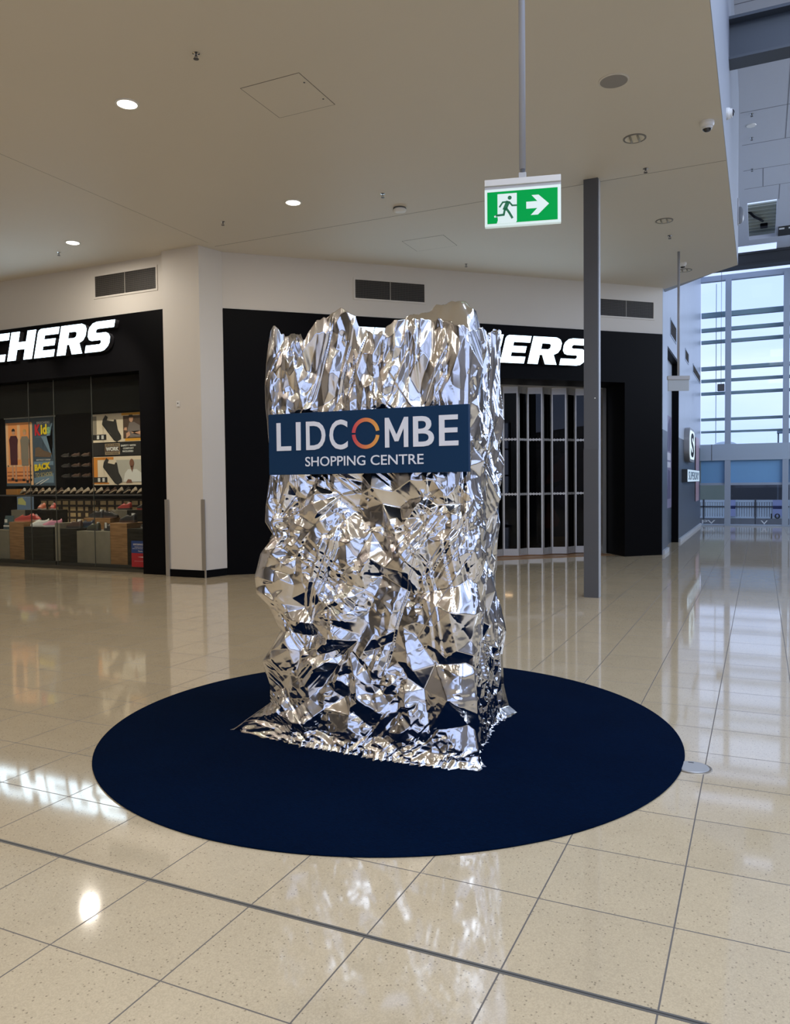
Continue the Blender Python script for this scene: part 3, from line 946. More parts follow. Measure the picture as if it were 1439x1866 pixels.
    zz[:, 0] = 0.0105
    # small ruffles of the hem on the carpet
    hem = np.exp(-zr / 0.02)[None, :] * np.interp(s, np.linspace(0, per, 420), rng.normal(0, 0.014, 420))[:, None]
    x = x + nrm[:, 0][:, None] * hem; y = y + nrm[:, 1][:, None] * hem
    zz = np.maximum(zz, 0.0105)
    n, m = x.shape
    # cap: the sheet folds inwards behind the rim, with one tall fold standing at the right
    rings = 46
    cx, cy = -2.2, 4.75
    capx, capy, capz = [], [], []
    rx, ry, rz_ = x[:, -1], y[:, -1], zz[:, -1]
    for i in range(1, rings + 1):
        f = i / rings
        qx = rx * (1 - f) + cx * f; qy = ry * (1 - f) + cy * f
        drop = np.minimum(1, f / 0.10)
        qz = rz_ * (1 - drop) + (2.40) * drop
        bump = 0.345 * np.exp(-((qy - 4.62) / 0.12) ** 2) * np.clip(np.interp(qx, [-2.14, -2.05, -1.88, -1.79, -1.65, -1.585, -1.56, -1.53], [0, 0.80, 0.88, 1.0, 0.965, 0.80, 0.5, 0]), 0, 1)
        bump2 = 0.20 * np.exp(-((qy - 4.9) / 0.2) ** 2 - ((qx + 2.5) / 0.25) ** 2)
        wob = 0.05 * np.abs((qx * 6.3 + qy * 2.1) % 1 - 0.5) + 0.04 * np.abs((qx * 11.7 - qy * 5.3) % 1 - 0.5) + 0.03 * np.abs((qy * 14 + qx * 9) % 1 - 0.5) - 0.03
        capx.append(qx); capy.append(qy); capz.append(qz + (bump + bump2 + wob * 0.7) * np.clip((f - 0.04) / 0.08, 0, 1))
    X = np.concatenate([x.T, np.array(capx)]); Y = np.concatenate([y.T, np.array(capy)]); Z = np.concatenate([zz.T, np.array(capz)])
    R_, C_ = X.shape
    co = np.stack([X, Y, Z], -1).reshape(-1, 3)
    idx = np.arange(R_ * C_).reshape(R_, C_)
    a, b = idx[:-1], idx[1:]
    quads = np.stack([a, np.roll(a, -1, 1), np.roll(b, -1, 1), b], -1).reshape(-1, 4)
    me = bpy.data.meshes.new('foil_wrapped_box')
    me.vertices.add(len(co)); me.vertices.foreach_set('co', co.ravel())
    me.loops.add(quads.size); me.loops.foreach_set('vertex_index', quads.ravel())
    me.polygons.add(len(quads)); me.polygons.foreach_set('loop_start', np.arange(0, quads.size, 4)); me.polygons.foreach_set('loop_total', np.full(len(quads), 4))
    me.polygons.foreach_set('use_smooth', np.ones(len(quads), bool))
    me.update(); me.validate()
    me.materials.append(FOIL)
    o = bpy.data.objects.new('foil_wrapped_box', me); COL.objects.link(o)
    return o


tag(foil_box(), 'tall box wrapped in crumpled silver foil standing on the round navy carpet', 'display box')

# navy sign board on the foil box
sb = thing('sign_board', 'navy LIDCOMBE SHOPPING CENTRE board on the front of the foil box', 'sign', (-2.11, 4.10, 1.68))
obj('panel', bx(-0.654, 0.654, 0, 0.032, 0, 0.373, 0.002), NAVY, sb)
for ch, a, b in (('L', -2.704, -2.599), ('I', -2.564, -2.531), ('D', -2.493, -2.358), ('C', -2.331, -2.208), ('B', -1.787, -1.659), ('E', -1.629, -1.514)):
    dz = 0.003 if ch == 'C' else 0
    text_fit('letter', ch, a + 2.11, b + 2.11, 0.147 - dz, 0.318 + dz, -0.003, SIGNWHITE, sb, 0.003, 0.012)


mp_ = [(0, 0), (0.19, 0), (0.19, 0.64), (0.42, 0.20), (0.58, 0.20), (0.81, 0.64), (0.81, 0), (1, 0), (1, 1), (0.83, 1), (0.50, 0.42), (0.17, 1), (0, 1)]
me = curve_mesh([[(0.146 + p[0] * 0.147, 0.147 + p[1] * 0.171) for p in mp_]], 0.003)
obj('letter', me, SIGNWHITE, sb)


def ring_material():
    m = bpy.data.materials.new('red_to_orange_print'); m.use_nodes = True
    t = m.node_tree; N = t.nodes; L = t.links; b = N['Principled BSDF']
    g = N.new('ShaderNodeNewGeometry'); sp_ = N.new('ShaderNodeSeparateXYZ'); L.new(g.outputs['Position'], sp_.inputs[0])
    r = N.new('ShaderNodeMapRange'); r.inputs['From Min'].default_value = -2.17; r.inputs['From Max'].default_value = -2.01
    c = N.new('ShaderNodeValToRGB')
    c.color_ramp.elements[0].color = (0.60, 0.055, 0.075, 1); c.color_ramp.elements[1].color = (0.78, 0.36, 0.07, 1)
    L.new(sp_.outputs[0], r.inputs[0]); L.new(r.outputs[0], c.inputs[0]); L.new(c.outputs[0], b.inputs['Base Color'])
    return m


RING = ring_material()
for a0, a1 in ((rad(9), rad(176)), (rad(184), rad(351))):
    ro, ri = 0.0905, 0.068
    poly = [(0.0215 + ro * math.cos(a0 + (a1 - a0) * i / 30), 0.234 + ro * math.sin(a0 + (a1 - a0) * i / 30)) for i in range(31)]
    poly += [(0.0215 + ri * math.cos(a1 + (a0 - a1) * i / 30), 0.234 + ri * math.sin(a1 + (a0 - a1) * i / 30)) for i in range(31)]
    me = curve_mesh([poly], 0.003)
    tag(obj('ring_arc', me, RING, sb), 'red to orange half ring standing for the letter O')
text_fit('lettering', 'SHOPPING', -0.391, 0.017, 0.048, 0.106, -0.003, SIGNWHITE, sb, 0.003, 0.006)
text_fit('lettering', 'CENTRE', 0.052, 0.386, 0.048, 0.106, -0.003, SIGNWHITE, sb, 0.003, 0.006)

# ------------------------------------------------------------------ lit shop signs
GL = {
    'S': (0.60, [[(0, 0), (0.66, 0), (0.80, 0.03), (0.93, 0.15), (0.97, 0.28), (0.95, 0.46), (0.86, 0.57), (0.74, 0.62), (0.38, 0.62), (0.33, 0.65), (0.33, 0.72), (0.38, 0.76), (1.05, 0.76), (1.05, 1), (0.30, 1), (0.14, 0.96), (0.03, 0.84), (0, 0.70), (0.02, 0.53), (0.10, 0.42), (0.22, 0.38), (0.56, 0.38), (0.61, 0.35), (0.61, 0.28), (0.56, 0.24), (0, 0.24)]]),
    'K': (0.68, [[(0, 0), (0.33, 0), (0.33, 0.33), (0.40, 0.33), (0.60, 0), (1.0, 0), (0.70, 0.48), (1.0, 1), (0.62, 1), (0.42, 0.66), (0.33, 0.66), (0.33, 1), (0, 1)]]),
    'E': (0.56, [[(0, 0), (0.94, 0), (0.94, 0.24), (0.36, 0.24), (0.36, 0.385), (0.90, 0.385), (0.90, 0.62), (0.36, 0.62), (0.36, 0.76), (1.0, 0.76), (1.0, 1), (0.12, 1), (0.04, 0.96), (0, 0.88)]]),
    'C': (0.60, [[(0.14, 0), (0.95, 0), (0.95, 0.25), (0.42, 0.25), (0.35, 0.31), (0.35, 0.69), (0.42, 0.75), (1.0, 0.75), (1.0, 1), (0.28, 1), (0.12, 0.95), (0.03, 0.85), (0, 0.72), (0, 0.12), (0.04, 0.04)]]),
    'H': (0.70, [[(0, 0), (0.34, 0), (0.34, 0.37), (0.64, 0.37), (0.64, 0), (0.98, 0), (0.98, 1), (0.64, 1), (0.64, 0.63), (0.34, 0.63), (0.34, 1), (0, 1)]]),
    'R': (0.68, [[(0, 0), (0.34, 0), (0.34, 0.34), (0.42, 0.34), (0.58, 0), (0.97, 0), (0.80, 0.36), (0.93, 0.44), (0.99, 0.58), (0.99, 0.80), (0.92, 0.93), (0.78, 1), (0, 1)],
                 [(0.34, 0.55), (0.34, 0.76), (0.58, 0.76), (0.64, 0.72), (0.64, 0.60), (0.58, 0.55)]]),
}
SIDE = mat('sign_letter_side', (0.05, 0.05, 0.055), 0.4)


def shop_sign(label, loc, rz):
    t = thing('shop_sign', label, 'sign', loc, rz)
    x = 0.0
    for ch in 'SKECHERS':
        w, polys = GL[ch]
        h = 0.55
        pts = [[(p[0] * w + x + 0.26 * p[1] * h, p[1] * h) for p in poly] for poly in polys]
        me = curve_mesh(pts, 0.10)
        o = obj('letter', me, [LED, SIDE], t)
        for p in me.polygons:
            if abs(p.normal.y) < 0.5:
                p.material_index = 1
        x += w + 0.045
    return t


shop_sign('lit white SKECHERS sign on the black fascia at the left edge', (-16.18, 11.10, 4.115), 0)
p = w2p(2.02, -0.015)
shop_sign('lit white SKECHERS sign above the folding door, half hidden by the foil box', (p[0], p[1], 3.985), ANG2)

# ------------------------------------------------------------------ folding door
fd = thing('folding_door', 'closed aluminium concertina door with dark glass panes in the black shopfront', 'door', (*w2p(1.0, RD), 0), ANG2)
NP = 25; HP = (8.385 - 1.0) / NP; DP = 0.135
for i in range(NP):
    y0, y1 = (0, DP) if i % 2 == 0 else (DP, 0)
    L_ = math.hypot(HP, DP); a = math.atan2(y1 - y0, HP)
    pan = empty('panel'); pan.parent = fd; pan.location = (i * HP, y0, 0); pan.rotation_euler = (0, 0, a)
    bm = bm_new()
    box(bm, 0.0, 0.032, -0.018, 0.018, 0.02, 3.66, 0.0); box(bm, L_ - 0.032, L_, -0.018, 0.018, 0.02, 3.66)
    obj('stile', bm, ALU, pan)
    for z0, z1 in ((0.02, 0.17), (3.52, 3.66)):
        bm = bm_new()
        box(bm, 0.032, L_ - 0.032, -0.010, 0.010, z0, z1)
        for q in range(5):
            xx = 0.032 + (L_ - 0.064) * (q + 0.5) / 5
            box(bm, xx - 0.012, xx + 0.012, -0.016, 0.016, z0, z1)
        obj('rail', bm, ALU, pan)
    bm = bm_new()
    for zc in (1.35, 2.53):
        box(bm, 0.032, L_ - 0.032, -0.014, 0.014, zc - 0.016, zc + 0.016)
        for q in range(4):
            xx = 0.032 + (L_ - 0.064) * (q + 0.5) / 4
            box(bm, xx - 0.012, xx + 0.012, -0.018, 0.018, zc - 0.028, zc + 0.028)
    obj('hinge_bar', bm, ALU, pan)
    bm = bm_new()
    for z0, z1 in ((0.17, 1.33), (1.37, 2.51), (2.55, 3.52)):
        box(bm, 0.032, L_ - 0.032, -0.003, 0.003, z0, z1)
    obj('glass_pane', bm, DOOR_GLASS, pan)
obj('jamb', bx(NP * HP, NP * HP + 0.09, -0.06, 0.12, 0, 3.68), ALU, fd)
obj('head_track', bx(-0.04, NP * HP + 0.09, -0.03, 0.17, 3.66, 3.69), ALU, fd)
# poster standing inside the shop behind the door
p = w2p(7.55, RD + 0.55)
po = thing('standing_poster', 'red and orange poster panel behind the folding door glass beside the grey column', 'poster', (*p, 0), ANG2)
obj('panel', bx(-0.32, 0.36, 0, 0.02, 0.02, 2.25), mat('poster_brown', (0.05, 0.02, 0.03), 0.5), po)
for q in ([(-0.30, 1.55), (-0.1, 1.95), (0.2, 2.2), (0.34, 2.2), (0.34, 1.7), (0.0, 1.6)], [(-0.30, 0.75), (-0.20, 1.15), (-0.05, 1.0), (0.10, 0.75), (0.05, 0.6), (-0.26, 0.55)]):
    obj('printed_red', slab_xz(bm_new(), q, -0.004, 0), mat('poster_red', (0.42, 0.07, 0.04), 0.5), po)
bm = bm_new(); slab_xz(bm, [(-0.05, 1.45), (0.1, 1.55), (0.3, 1.3), (0.33, 0.9), (0.15, 1.05), (0.0, 1.2)], -0.004, 0)
obj('printed_mauve', bm, mat('poster_mauve', (0.16, 0.09, 0.17), 0.5), po)
obj('price_card', bx(-0.12, 0.3, -0.006, 0, 0.12, 0.36), mat('poster_yellow', (0.62, 0.33, 0.03), 0.5), po)

# ------------------------------------------------------------------ grey steel column, corner guards, wall bits
sc_ = thing('steel_column', 'slim square dark grey steel column standing right of the foil box', 'column', (-2.123, 11.05, 0), 0.0)
obj('upper_shaft', bx(-0.095, 0.095, -0.05, 0.14, 2.06, ZC), GREY, sc_)
tag(obj('lower_shaft', bx(-0.099, 0.099, -0.054, 0.144, 0, 2.06), GREY2, sc_), 'darker lower shaft')
obj('side_plate', bx(0.099, 0.104, -0.02, 0.11, 0, ZC), LTGREY, sc_)
obj('bolt_cap', bx(0.05, 0.065, -0.056, -0.05, 2.75, 2.765), WHITE, sc_)
for x, y, lab in ((-9.575, 10.97, 'brushed steel corner guard on the left edge of the white pier'), (-8.782, 10.985, 'brushed steel corner guard on the right edge of the white pier')):
    bm = bm_new()
    box(bm, -0.045, 0.045, -0.012, -0.002, 0, 1.37, 0.003)
    tag(obj('corner_guard', bm, STEEL, None, (x, y, 0)), lab, 'corner guard')
bm = bm_new(); box(bm, -0.035, 0.035, -0.012, 0, 0, 0.10, 0.006)
wp = tag(obj('wall_plate', bm, WHITE, None, (-9.28, 10.98, 3.0)), 'small white key plate on the front of the white pier', 'wall plate')
bm = bm_new(); lathe(bm, [(0, 0), (0.012, 0), (0.012, 0.004), (0, 0.004)], 12); bmesh.ops.rotate(bm, verts=bm.verts, matrix=Matrix.Rotation(PI / 2, 3, 'X')); bmesh.ops.translate(bm, verts=bm.verts, vec=(0, -0.012, 0.06))
obj('key_switch', bm, GREY2, wp)


def vent(label, loc, rz, w, h, cell=0.032, mid=True, frame=WHITE):
    t = thing('wall_vent', label, 'vent', loc, rz)
    f = 0.035
    bm = bm_new()
    box(bm, -f, w + f, -0.012, 0.0, -f, 0); box(bm, -f, w + f, -0.012, 0.0, h, h + f); box(bm, -f, 0, -0.012, 0, 0, h); box(bm, w, w + f, -0.012, 0, 0, h)
    obj('frame', bm, PAINT if frame is WHITE else frame, t)
    obj('backing', bx(0, w, -0.002, 0.0, 0, h), GRILLE, t)
    bm = bm_new()
    nx = int(w / cell); nzz = int(h / cell)
    for i in range(1, nx):
        box(bm, w * i / nx - 0.0025, w * i / nx + 0.0025, -0.008, -0.003, 0, h)
    for j in range(1, nzz):
        box(bm, 0, w, -0.008, -0.003, h * j / nzz - 0.0025, h * j / nzz + 0.0025)
    obj('grille', bm, mat('grille_bar', (0.11, 0.10, 0.088), 0.5), t)
    if mid:
        obj('mullion', bx(w / 2 - 0.008, w / 2 + 0.008, -0.011, -0.002, 0, h), mat('vent_mullion', (0.30, 0.28, 0.25), 0.5), t)
    return t


vent('wall vent above the left shop sign, beside the white pier', (-11.32, 11.14, 5.16), 0, 1.46, 0.38)
p = w2p(2.46, 0); vent('wall vent high above the foil box', (*p, 5.09), ANG2, 1.38, 0.34)
p = w2p(7.70, 0); vent('wall vent just right of the grey steel column top', (*p, 5.07), ANG2, 1.36, 0.34)
for y0, y1, z0, z1, lab in ((19.44, 20.75, 5.02, 5.36, 'nearest vent high on the blue-grey right wall'), (23.42, 24.5, 5.0, 5.26, 'middle vent on the blue-grey right wall, right of the hanging sign rod'),
                            (26.2, 29.3, 4.98, 5.20, 'long far vent on the right wall next to the curtain wall')):
    vent(lab, (XR, y0, z0), PI / 2, y1 - y0, z1 - z0, 0.05, False, MULL)

# ------------------------------------------------------------------ exit signs
def exit_sign(label, loc, rz, rod):
    t = thing('exit_sign', label, 'exit sign', loc, rz)
    # origin: centre of the sign, bottom edge; front faces -Y
    obj('housing', bx(-0.243, 0.243, -0.012, 0.034, 0.232, 0.300, 0.004), LTGREY, t)
    tag(obj('gear_cover', bx(-0.243, 0.243, -0.022, 0.022, 0.255, 0.296, 0.003), WHITE, t), 'white top cover')
    d = obj('diffuser', bx(-0.243, 0.243, -0.016, 0.022, -0.004, 0.235, 0.003), EXITWHITE, t)
    g = obj('green_panel', bx(-0.226, 0.222, -0.0185, -0.016, 0.014, 0.216), EXITGREEN, t)
    dr = bm_new(); slab_xz(dr, [(-0.165, 0.012), (-0.043, 0.012), (-0.036, 0.022), (-0.036, 0.200), (-0.160, 0.200), (-0.160, 0.07), (-0.182, 0.062), (-0.180, 0.052), (-0.160, 0.056), (-0.158, 0.034)], -0.0200, -0.0185)
    obj('doorway', dr, EXITWHITE, g)
    # running figure
    bm = bm_new()

    def limb(pts, w):
        for (x0, z0), (x1, z1) in zip(pts, pts[1:]):
            dx, dz = x1 - x0, z1 - z0; l = math.hypot(dx, dz); nx, nz2 = -dz / l * w / 2, dx / l * w / 2
            ex, ez = dx / l * w * 0.3, dz / l * w * 0.3
            slab_xz(bm, [(x0 - ex + nx, z0 - ez + nz2), (x0 - ex - nx, z0 - ez - nz2), (x1 + ex - nx, z1 + ez - nz2), (x1 + ex + nx, z1 + ez + nz2)], -0.0216, -0.0200)
    hd = [(-0.0815 + 0.0125 * math.cos(2 * PI * i / 20), 0.172 + 0.0125 * math.sin(2 * PI * i / 20)) for i in range(20)]
    slab_xz(bm, hd, -0.0216, -0.0200)
    limb([(-0.094, 0.143), (-0.112, 0.103)], 0.026)
    limb([(-0.092, 0.147), (-0.126, 0.146), (-0.146, 0.118)], 0.010)
    limb([(-0.085, 0.146), (-0.066, 0.122), (-0.038, 0.121)], 0.010)
    limb([(-0.104, 0.106), (-0.085, 0.078), (-0.066, 0.044)], 0.014)
    limb([(-0.112, 0.104), (-0.120, 0.066), (-0.168, 0.064)], 0.013)
    obj('running_figure', bm, mat('exit_figure_green', (0.0, 0.10, 0.035), 0.5, emit=(0.0, 0.11, 0.045), strength=0.5), g)
    bm = bm_new(); slab_xz(bm, [(0.024, 0.094), (0.094, 0.094), (0.052, 0.052), (0.098, 0.052), (0.168, 0.117), (0.102, 0.178), (0.058, 0.178), (0.094, 0.138), (0.024, 0.138)], -0.0200, -0.0185)
    obj('arrow', bm, EXITWHITE, g)
    bm = bm_new(); box(bm, -0.024, 0.024, -0.016, 0.016, 0.296, 0.330, 0.003)
    obj('bracket', bm, LTGREY, t)
    bm = bm_new(); tube(bm, [(0, 0, 0.33), (0, 0, 0.352)], 0.018, 14)
    tag(obj('coupling', bm, GREY2, t), 'dark coupling under the rod')
    bm = bm_new(); tube(bm, [(0, 0, 0.352), (0, 0, rod - 0.02)], 0.021, 16)
    obj('rod', bm, ROD, t, smooth=True)
    bm = bm_new(); lathe(bm, [(0, -0.03), (0.05, -0.03), (0.055, -0.005), (0.055, 0), (0, 0)], 20, (0, 0, rod))
    obj('ceiling_rose', bm, ROD, t)
    return t


exit_sign('lit green exit sign with running figure and arrow, hung above the foil box', (-1.405, 5.03, 3.285), rad(14), ZC - 3.285)
e2 = thing('exit_sign', 'small far exit sign turned edge-on, hung by the right wall', 'exit sign', (-1.36, 15.2, 3.24), rad(25))
obj('housing', bx(-0.20, 0.20, -0.03, 0.03, 0.20, 0.27, 0.004), LTGREY, e2)
obj('face_panel', bx(-0.19, 0.19, -0.012, 0.012, 0.0, 0.20, 0.003), mat('pale_sign_face', (0.50, 0.55, 0.58), 0.35), e2)
bm = bm_new(); tube(bm, [(0, 0, 0.27), (0, 0, ZC - 3.24)], 0.022, 14); obj('rod', bm, ROD, e2, smooth=True)

# ------------------------------------------------------------------ ceiling fittings
def lit_downlight(label, x, y):
    t = thing('ceiling_downlight', label, 'downlight', (x, y, ZC), 0, 'round ceiling downlights')
    bm = bm_new(); lathe(bm, [(0.125, 0.0), (0.125, -0.008), (0.105, -0.010), (0.102, -0.004), (0.102, 0.0)], 40)
    obj('trim_ring', bm, WHITE, t)
    bm = bm_new(); lathe(bm, [(0.102, -0.006), (0.09, -0.012), (0.05, -0.015), (0, -0.016)], 40)
    obj('diffuser', bm, LAMPFACE, t)
    lamp('downlight_lamp', (x, y, ZC - 0.03), 'AREA', LAMP_W, WARM, 0.2)
    return t


lit_downlight('lit downlight nearest the camera, at the upper left of the ceiling', -6.215, 6.63)
lit_downlight('lit downlight above the black wall right of the white pier', -6.22, 9.96)
lit_downlight('lit downlight at the far left above the left shop', -10.555, 9.91)


def unlit_downlight(label, x, y, r=0.135):
    t = thing('ceiling_downlight', label, 'downlight', (x, y, ZC), 0, 'round ceiling downlights')
    bm = bm_new(); lathe(bm, [(r, 0.0), (r, -0.008), (r * 0.86, -0.010), (r * 0.84, -0.004)], 36); obj('trim_ring', bm, mat('dull_trim_ring', (0.25, 0.24, 0.22), 0.4, 0.3), t)
    bm = bm_new(); lathe(bm, [(r * 0.85, -0.006), (r * 0.80, -0.002), (r * 0.55, -0.0015), (0, -0.001)], 36); obj('reflector', bm, SILVER, t, smooth=True)
    for dx in (-0.045, 0.045):
        bm = bm_new(); tube(bm, [(dx, -r * 0.7, -0.012), (dx, r * 0.7, -0.012)], 0.012, 10); obj('lamp_tube', bm, mat('unlit_tube', (0.30, 0.28, 0.22), 0.3), t, smooth=True)
    return t


unlit_downlight('unlit downlight between the grey speaker and the dome camera', -1.396, 9.963)
unlit_downlight('unlit downlight right of the grey steel column top', -1.407, 13.285)
unlit_downlight('unlit downlight at the far ceiling edge beside the hanging rod', -1.369, 16.58)

bm = bm_new(); lathe(bm, [(0.155, 0), (0.155, -0.006), (0.142, -0.012), (0.138, -0.010)], 48, (0, 0, 0))
sk = thing('ceiling_speaker', 'round grey mesh ceiling speaker at the upper right', 'speaker', (-1.393, 8.453, ZC))
obj('rim', bm, PAINT, sk)
bm = bm_new(); lathe(bm, [(0.14, -0.009), (0.08, -0.013), (0, -0.014)], 48); obj('grille', bm, MESHGREY, sk, smooth=True)


def sprinkler(label, x, y, z=ZC, mat_=CHROME):
    t = thing('sprinkler_head', label, 'sprinkler', (x, y, z), 0, 'ceiling sprinkler heads')
    bm = bm_new(); lathe(bm, [(0.036, 0), (0.036, -0.004), (0.014, -0.010), (0, -0.010)], 20); obj('escutcheon', bm, mat_, t)
    bm = bm_new()
    tube(bm, [(0, 0, -0.008), (0, 0, -0.030)], 0.008, 8)
    for sx in (-1, 1):
        tube(bm, [(0.008 * sx, 0, -0.022), (0.016 * sx, 0, -0.036), (0.004 * sx, 0, -0.052)], 0.003, 6)
    obj('frame_arms', bm, GREY2, t)
    bm = bm_new(); lathe(bm, [(0, -0.052), (0.026, -0.053), (0.026, -0.056), (0, -0.057)], 16); obj('deflector', bm, GREY2, t)
    return t


for lab, x, y in (('sprinkler head near the top left, above the square ceiling hatch', -4.905, 6.16), ('sprinkler head left of the smoke detector', -4.90, 10.238),
                  ('sprinkler head above the white pier', -7.656, 10.19), ('sprinkler head at the far left below a lit downlight', -11.22, 10.215),
                  ('sprinkler head right of the grey column, just before the ceiling joint', -1.398, 10.977), ('sprinkler head between two unlit downlights at right', -1.407, 14.123),
                  ('sprinkler head beyond the faint ceiling hatch', -5.061, 14.189)):
    sprinkler(lab, x, y)
for lab, x, y in (('sprinkler head on the atrium ceiling nearest the upper beam', -0.20, 17.73), ('pendent sprinkler on the atrium ceiling below a white disc', -0.21, 18.95), ('farthest sprinkler on the atrium ceiling', -0.22, 20.85)):
    sprinkler(lab, x, y, ZA)
bm = bm_new(); lathe(bm, [(0, -0.012), (0.09, -0.012), (0.10, 0), (0, 0)], 24)
tag(obj('ceiling_disc', bm, WHITE, None, (-0.215, 18.3, ZA)), 'flat white disc on the atrium ceiling between two sprinklers', 'detector')
bm = bm_new(); lathe(bm, [(0.095, 0), (0.098, -0.012), (0.085, -0.02)], 32)
sd = thing('smoke_detector', 'white smoke detector on the ceiling left of the green exit sign', 'smoke detector', (-4.925, 10.875, ZC))
obj('base', bm, GREY, sd)
bm = bm_new(); lathe(bm, [(0.090, -0.018), (0.10, -0.030), (0.092, -0.052), (0.055, -0.064), (0, -0.066)], 32); obj('cover', bm, WHITE, sd, smooth=True)


def hatch(label, x0, x1, y0, y1, screws=True):
    t = thing('ceiling_hatch', label, 'ceiling hatch', ((x0 + x1) / 2, (y0 + y1) / 2, ZC))
    w, d = (x1 - x0) / 2, (y1 - y0) / 2
    obj('panel', bx(-w + 0.004, w - 0.004, -d + 0.004, d - 0.004, -0.0025, 0), CEIL, t)
    bm = bm_new()
    for a, b, c, e in ((-w, w, -d - 0.004, -d + 0.004), (-w, w, d - 0.004, d + 0.004), (-w - 0.004, -w + 0.004, -d, d), (w - 0.004, w + 0.004, -d, d)):
        box(bm, a, b, c, e, -0.0012, 0)
    obj('shadow_gap', bm, LINE, t)
    if screws:
        for yy in (-0.5 * d, 0.55 * d):
            bm = bm_new(); lathe(bm, [(0, -0.006), (0.010, -0.006), (0.011, -0.002), (0, -0.002)], 10, (w - 0.05, yy, 0)); obj('key_lock', bm, GREY2, t)


hatch('square access hatch in the ceiling at the upper centre', -4.925, -4.215, 6.895, 7.63)
hatch('faint access hatch in the ceiling above the wall vent, left of the exit sign', -5.565, -4.81, 12.37, 13.02, False)


def dome_camera(label, loc, rot=(0, 0, 0), s=1.0):
    t = thing('dome_camera', label, 'security camera', loc); t.rotation_euler = rot
    bm = bm_new(); lathe(bm, [(0, 0), (0.078 * s, 0), (0.080 * s, -0.030 * s), (0.070 * s, -0.055 * s), (0.056 * s, -0.062 * s), (0, -0.062 * s)], 32); obj('base', bm, WHITE, t, smooth=False)
    bm = bm_new(); lathe(bm, [(0.052 * s, -0.062 * s), (0.050 * s, -0.085 * s), (0.036 * s, -0.104 * s), (0.016 * s, -0.112 * s), (0, -0.113 * s)], 32); obj('dome', bm, SMOKED, t, smooth=True)
    bm = bm_new(); lathe(bm, [(0.058 * s, -0.060 * s), (0.060 * s, -0.080 * s), (0.052 * s, -0.086 * s)], 32); obj('shroud', bm, WHITE, t)
    return t


dome_camera('white dome camera on the low ceiling near its right edge', (-0.58, 9.884, ZC))
dome_camera('white dome camera on the side of the bulkhead facing the atrium', (-0.42, 10.9, 6.215), (0, rad(-90), 0), 0.9)
dome_camera('small far dome camera beside the hanging rod', (-1.36, 16.0, ZC), (0, 0, 0), 0.9)
el = thing('emergency_light', 'oval emergency light fixed to the bulkhead face below the ceiling hole', 'emergency light', (-0.42, 16.2, 6.6))
obj('back_plate', bx(0, 0.03, -0.09, 0.09, -0.22, 0.24, 0.01), LTGREY, el)
bm = bm_new(); bmesh.ops.create_uvsphere(bm, u_segments=20, v_segments=12, radius=1); bmesh.ops.scale(bm, verts=bm.verts, vec=(0.075, 0.085, 0.16)); bmesh.ops.translate(bm, verts=bm.verts, vec=(0.05, 0, -0.06))
obj('lens', bm, mat('clear_grey_lens', (0.28, 0.30, 0.32), 0.12), el, smooth=True)
hs = thing('hanging_speaker', 'small dark box hanging on a wire before the far curtain wall', 'speaker', (-1.10, 26, 4.31))
obj('body', bx(-0.10, 0.10, -0.08, 0.08, 0, 0.21, 0.01), GREY2, hs)
bm = bm_new(); tube(bm, [(0, 0, 0.21), (0, 0, ZA - 4.31)], 0.006, 6); obj('wire', bm, GREY, hs)

# ------------------------------------------------------------------ floor fitting
fo = thing('floor_outlet', 'round grey metal floor outlet cover at the right edge of the carpet', 'floor outlet', (-0.335, 4.667, 0))
bm = bm_new(); lathe(bm, [(0, 0.003), (0.098, 0.003), (0.104, 0.0), (0.0, 0.0)], 48); obj('rim', bm, mat('worn_brass_rim', (0.32, 0.28, 0.22), 0.4, 0.8), fo)
bm = bm_new(); lathe(bm, [(0, 0.008), (0.084, 0.008), (0.088, 0.003), (0, 0.003)], 48); obj('lid', bm, mat('grey_lid', (0.42, 0.43, 0.44), 0.45, 0.3), fo)
obj('lid_slot', bx(-0.03, 0.0, 0.055, 0.066, 0.008, 0.0095), GREY2, fo)

# ------------------------------------------------------------------ right wall: posters and signs
def wall_poster(label, x, y0, y1, z0, z1, cols):
    t = thing('wall_poster', label, 'poster', (x, y0, z0), PI / 2)
    w, h = y1 - y0, z1 - z0
    obj('sheet', bx(0, w, -0.012, 0, 0, h), mat(cols[0], cols[1], 0.35), t)
    return t, w, h


t, w, h = wall_poster('tall mauve fashion poster in the recess of the right wall', XR - 0.17, 19.95, 21.40, 0.92, 3.22, ('mauve_poster', (0.26, 0.24, 0.36)))
bm = bm_new(); slab_xz(bm, [(0.2, h * 0.52), (w - 0.25, h * 0.52), (w - 0.25, h * 0.60), (0.2, h * 0.60)], -0.016, -0.012); slab_xz(bm, [(0.2, h * 0.44), (w - 0.25, h * 0.44), (w - 0.25, h * 0.50), (0.2, h * 0.50)], -0.016, -0.012)
obj('white_print', bm, mat('poster_white', (0.62, 0.62, 0.70), 0.4), t)
for q in ([(0.4, h * 0.62), (1.0, h * 0.62), (1.25, h * 0.80), (0.9, h * 0.97), (0.6, h * 0.9)], [(0.4, h * 0.10), (1.2, h * 0.10), (1.1, h * 0.4), (0.6, h * 0.42)]):
    obj('figure_print', slab_xz(bm_new(), q, -0.016, -0.012), mat('poster_figure', (0.10, 0.09, 0.17), 0.4), t)
t, w, h = wall_poster('narrow pink banner at the far end of the right wall', XR + 0.02, 27.2, 28.6, 0.92, 3.0, ('pink_banner', (0.55, 0.38, 0.45)))

# emblem with the letter S and the box sign under it
em = thing('emblem_sign', 'tall rounded S emblem sign projecting from the right wall', 'sign', (XR, 23.1, 2.13), PI / 2)


